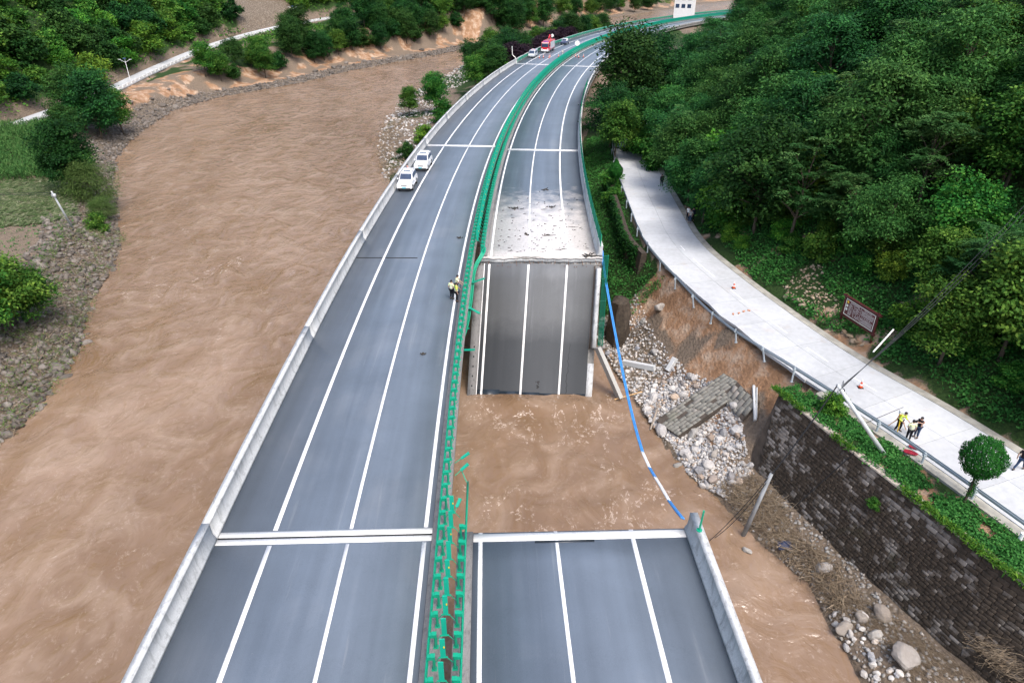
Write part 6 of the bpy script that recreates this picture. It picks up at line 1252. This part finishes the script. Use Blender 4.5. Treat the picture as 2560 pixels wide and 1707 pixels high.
for (a, b), lb in (((287, 187), 'twin-arm street lamp at the near bend of the river road'), ((675, 54), 'street lamp below the scree slope on the river road'), ((851, 27), 'street lamp on the river road above the tree-covered bank'), ((996, 16), 'street lamp on the river road above the middle of the far bank'), ((1272, 12), 'street lamp at the far end of the river road')):
    Q = np.array([LRp(a_, 1.9) for a_ in np.arange(60, 470, 1.0)]); pv, _ = in_view(Q); p = Q[np.argmin((pv[:, 0]-a)**2+(pv[:, 1]-b)**2*4)]
    e = empty('street_lamp', tuple(p)); tag(e, lb, 'street lamp', 'street lamps of the river road'); q = MB(); q.tube([(0, 0, 0), (0, 0, 6.2)], [.11, .07], 8); q.build('pole', M_LMP, e)
    for sg in (-1, 1):
        q = MB(); q.tube([(0, 0, 5.4), (sg*1.3, 0, 6.1)], .05, 6); q.build('arm', M_LMP, e); q = MB(); q.box((sg*1.45, 0, 6.15), (.6, .25, .1)); q.build('lamp_head', M_LMP, e)
    q = MB(); q.box((0, -.1, 6.4), (.8, .5, .05), Matrix.Rotation(.5, 3, 'X')); q.build('solar_panel', GLS, e)
# corn: standing and flattened
L_COR = leaf_mat('corn_leaves', (.03, .095, .022), (.055, .145, .035), (.11, .20, .06), hue=0); L_FLT = leaf_mat('flattened_corn', (.06, .12, .035), (.15, .20, .09), (.33, .32, .22), hue=0)
def blades(P, hgt, ln, wd, flat, mt, name, label, seed, per=7):
    r_ = np.random.default_rng(seed); n = len(P); C = np.repeat(P, per, 0)+r_.normal(size=(n*per, 3))*np.array([.15, .15, 0]); C[:, 2] += r_.uniform(.1, hgt, n*per); a = r_.uniform(0, 6.28, n*per) if not flat else r_.normal(.6, .7, n*per)
    el = r_.uniform(.1, 1.2, n*per) if not flat else r_.uniform(-.1, .2, n*per); T = np.stack([np.cos(a)*np.cos(el), np.sin(a)*np.cos(el), np.sin(el)], 1); N = np.cross(T, np.stack([-np.sin(a), np.cos(a), 0*a], 1))+.2*r_.normal(size=(n*per, 3)); sz = r_.uniform(.7, 1.3, n*per)
    return tag(link(name, leaf_mesh(name, C, N, ln*sz, wd*sz, np.repeat(r_.random(n), per), mt, r_, T)), label, 'crop', None, 'stuff')
blades(scatter([(-60, 300), (105, 285), (140, 335), (150, 420), (90, 415), (-60, 425)], 5200, (-125, -60), (85, 160), 501), 1.7, .8, .1, False, L_COR, 'corn_crop', 'dense green corn standing in the field on the left bank', 502)
blades(scatter([(-60, 422), (90, 412), (170, 430), (180, 500), (60, 520), (-60, 525)], 2600, (-110, -45), (75, 125), 503), .35, 1.0, .1, True, L_FLT, 'flattened_corn', 'flattened pale corn stalks lying in the left field', 504)
blades(scatter([(-60, 500), (180, 490), (150, 560), (100, 600), (-60, 600)], 300, (-110, -45), (65, 105), 505), .15, .35, .08, False, L_GRS, 'sparse_weeds', 'sparse weeds on the bare brown field of the left bank', 506, 5)
# ------------------------------------------------------------ stones of the shores
def shore_pts(LINE, yr, t0, t1, n, seed, sgn):
    r_ = np.random.default_rng(seed); A_ = arc(LINE); ys = np.interp(np.arange(0, A_[-1], 1.0), A_, LINE[:, 1]); aok = np.arange(0, A_[-1], 1.0)[(ys > yr[0]) & (ys < yr[1])]; a = r_.choice(aok, n)+r_.random(n)
    x = np.interp(a, A_, LINE[:, 0]); y = np.interp(a, A_, LINE[:, 1]); dx = np.interp(a+1, A_, LINE[:, 0])-np.interp(a-1, A_, LINE[:, 0]); dy = np.interp(a+1, A_, LINE[:, 1])-np.interp(a-1, A_, LINE[:, 1]); l = np.hypot(dx, dy)
    t_ = r_.uniform(t0, t1, n); P = np.stack([x+sgn*t_*dy/l, y-sgn*t_*dx/l], 1); return np.c_[P, ground(P)]
M_GRY = rock_mat('revetment_stone', [(0, (.065, .06, .056)), (.35, (.12, .108, .095)), (.7, (.22, .20, .18)), (1, (.085, .078, .07))])
gravel('revetment_stones', shore_pts(LEFT_SHORE, (40, 100), .3, 9.5, 2600, 511, -1), .08, .5, M_GRY, 'grey pitched stones of the left bank revetment', 'stones', 512)
gravel('far_shore_stones', shore_pts(LEFT_SHORE, (100, 335), -.3, 6.5, 4200, 513, -1), .12, .5, M_GRY, 'grey cobbles of the beach along the far river bend', 'stones', 514)
gravel('mud_bank_stones', shore_pts(RIGHT_SHORE, (106, 300), -.2, 12, 2600, 515, 1), .1, .4, M_ROCK, 'pale stones and silt of the mud bank left of the highway', 'stones', 516)
GRYR = [rock_mesh('boulder', M_GRY, 60+i, 2, .6, .5) for i in range(3)]
for p in shore_pts(LEFT_SHORE, (42, 95), -.3, 1.4, 46, 517, -1): place_rock('boulder', GRYR[rng.integers(3)], np.maximum(p, [-999, -999, WATER-.1]), float(rng.uniform(.3, .75)), 'rounded grey boulder at the water edge of the left bank', 'rock', 'boulders along the left shore', .35)
for p in shore_pts(LEFT_SHORE, (150, 300), 1, 9, 46, 518, -1): place_rock('boulder', GRYR[rng.integers(3)], p, float(rng.uniform(.5, 1.3)), 'pale boulder on the gravel beach of the far bend', 'rock', 'boulders on the far beach', .3)
# ------------------------------------------------------------ drift wood, reeds and litter
M_TWG = rock_mat('drift_wood', [(0, (.16, .12, .08)), (.4, (.28, .22, .15)), (.75, (.40, .33, .24)), (1, (.12, .09, .07))])
def twigs(name, P, l0, l1, r0, label, seed, el=.35, dirn=None):
    r_ = np.random.default_rng(seed); V = []; F = []; LV = []
    for p in P:
        a = r_.uniform(0, 6.28) if dirn is None else r_.normal(dirn, .45); e = r_.normal(.1, el); L_ = r_.uniform(l0, l1); d = np.array([math.cos(a)*math.cos(e), math.sin(a)*math.cos(e), math.sin(e)]); b_ = r_.normal(size=3)*.18*L_; rr = r0*r_.uniform(.5, 1.4); s1 = np.cross(d, [0, 0, 1.]); s1 /= np.linalg.norm(s1)+1e-6; s2 = np.cross(d, s1); k0 = len(V)
        for t_ in (0, .33, .66, 1):
            c = p+np.array([0, 0, .08])+d*L_*(t_-.3)+b_*t_*(1-t_)*2; w_ = rr*(1-.75*t_)
            for j in range(3): V.append(c+(s1*math.cos(j*2.09)+s2*math.sin(j*2.09))*w_)
        for i in range(3):
            for j in range(3): F.append((k0+3*i+j, k0+3*i+(j+1) % 3, k0+3*i+3+(j+1) % 3, k0+3*i+3+j))
        LV += [(r_.random(),)*3]*12
    return tag(link(name, np_mesh(name, V, F, M_TWG, True, {'lv': np.array(LV)})), label, 'driftwood', None, 'stuff')
TW1 = [(1650, 1120), (1730, 1090), (1790, 1150), (1830, 1230), (1900, 1280), (1980, 1390), (1930, 1410), (1860, 1330), (1780, 1260), (1700, 1180)]
twigs('drift_branches', scatter(TW1, 2200, (12, 27), (22, 45), 521), .4, 2.6, .024, 'tangled drift branches along the water below the wall', 522)
twigs('drift_reeds', scatter([(1960, 1380), (2040, 1400), (2160, 1500), (2260, 1568), (2100, 1568), (2060, 1500), (1900, 1400), (1880, 1300)], 1100, (14, 32), (14, 32), 523), .5, 1.9, .011, 'long dry reeds swept along the foot of the wall', 524, .15, 2.2)
twigs('reed_bundle', np.array([WL(21.0+rng.normal(0, .7), 4.3+rng.normal(0, .35), .25) for _ in range(240)]), .6, 1.8, .010, 'bundle of dry reeds caught on the face of the retaining wall', 525, .3, -.3)
twigs('bank_drift', shore_pts(LEFT_SHORE, (44, 96), -.2, 6, 1300, 526, -1), .5, 2.8, .03, 'brush and branches washed onto the left stone bank', 527)
twigs('mud_bank_drift', shore_pts(RIGHT_SHORE, (112, 170), -1.0, 5, 1700, 528, 1), .6, 2.8, .04, 'thick brown drift heap along the edge of the mud bank', 529, .5)
cover('bank_brush', shore_pts(LEFT_SHORE, (46, 96), 0, 7.5, 420, 530, -1), .5, .45, .06, L_WIL, 'dull green brush flattened on the left stone bank', 531, 14, .5)
M_DEB = simple('dark_debris', (.05, .045, .04), .9, .4, 5)
def silt_bit(s, o, L_, a): p = H(s, o, .03); return p, L_, a
V = MB(); r_ = np.random.default_rng(540)
for i in range(150):
    s = 51.5+abs(r_.normal(0, 9)); o = r_.uniform(1.6, 10.6)
    if s > 72: continue
    p = H(s, o, .03); L_ = r_.lognormal(-1.7, .6); a = r_.normal(0, .5); V.tube([p, p+np.array([math.cos(a)*L_*.5, math.sin(a)*L_*.3, .04]), p+np.array([math.cos(a+.4)*L_, math.sin(a+.4)*L_*.7, .01])], [.02, .03, .01], 4)
tag(V.build('silt_litter', M_DEB), 'twigs and dark scraps scattered on the dried silt', 'debris', None, 'stuff')
for (a, b), lb, sc in (((1252, 437), 'dark torn scrap lying farthest up the silted deck', .5), ((1183, 480), 'tangle of dark wood on the left of the silted deck', .5), ((1266, 476), 'flat dark slab on the silted deck', .45), ((1254, 541), 'dark lump in the middle of the silted deck', .4), ((1352, 590), 'heap of broken dark pieces at the torn right edge', .75), ((1210, 540), 'small dark clod beside the lane line on the silt', .35), ((1057, 547), 'dark clod on the intact carriageway beside the median', .28), ((970, 815), 'small dark smear of mud in the lane of the intact carriageway', .18)):
    p = on_deck(a, b); q = MB(); r_ = np.random.default_rng(int(a))
    for i in range(9): o_ = r_.normal(size=3)*sc*.45; q.tube([p+o_*np.array([1, .7, 0])+np.array([0, 0, .04]), p+o_*np.array([1, .7, 0])+r_.normal(size=3)*sc*np.array([.6, .5, .12])+np.array([0, 0, .1])], [.09*sc+.03, .03], 5)
    tag(q.build('debris_scrap', M_DEB), lb, 'debris')
q = MB(); p = hit(1800, 1262)+np.array([0, 0, .15]); q.add([p+np.array(v) for v in ((-.5, -.3, 0), (.4, -.4, .1), (.5, .35, .22), (0, .2, .3), (-.4, .4, .05), (-.5, -.3, -.05), (.4, -.4, .05), (.5, .35, .17), (0, .2, .25), (-.4, .4, 0))], [(0, 1, 2, 3, 4), (9, 8, 7, 6, 5)]+[(i, (i+1) % 5, 5+(i+1) % 5, 5+i) for i in range(5)]); tag(q.build('tarpaulin', simple('dark_blue_sheet', (.03, .045, .10), .5)), 'torn dark blue sheet lying on the debris strip', 'sheet')
# ------------------------------------------------------------ far building and hillside lane
bp = gp(1568, 30, -2.0); bd = empty('far_building', tuple(bp), -.35); tag(bd, 'white building among the trees at the valley end', 'building'); M_BW = simple('white_wall', (.74, .72, .70), .8, .08); M_BP = simple('pink_roof', (.55, .40, .36), .8)
q = MB(); q.box((0, 6, 5), (9, 9, 16)); q.build('wall', M_BW, bd); q = MB(); q.box((0, 6, 13.2), (9.6, 9.6, .5)); q.build('roof', M_BP, bd)
for i in range(3):
    for j in range(3): w_ = panel(bd, 'window', [(-3.9+i*2.8, 1.49, 2+j*3.4), (-2.1+i*2.8, 1.49, 2+j*3.4), (-2.1+i*2.8, 1.49, 3.7+j*3.4), (-3.9+i*2.8, 1.49, 3.7+j*3.4)], GLS, (0, -1, 0), .03)
Pn = [hit(a, b) for a, b in ((2180, 58), (2230, 92), (2300, 142), (2352, 180), (2430, 230))]; q = MB(); dv = np.array([.6, .3, 0])
q.add([p+np.array([0, 0, .5])+dv*k_ for p in Pn for k_ in (-2.6, 2.6)], [(2*i, 2*i+1, 2*i+3, 2*i+2) for i in range(4)]); tag(q.build('hillside_lane', M_SLAB), 'grey lane crossing the upper wooded slope', None, None, 'structure')
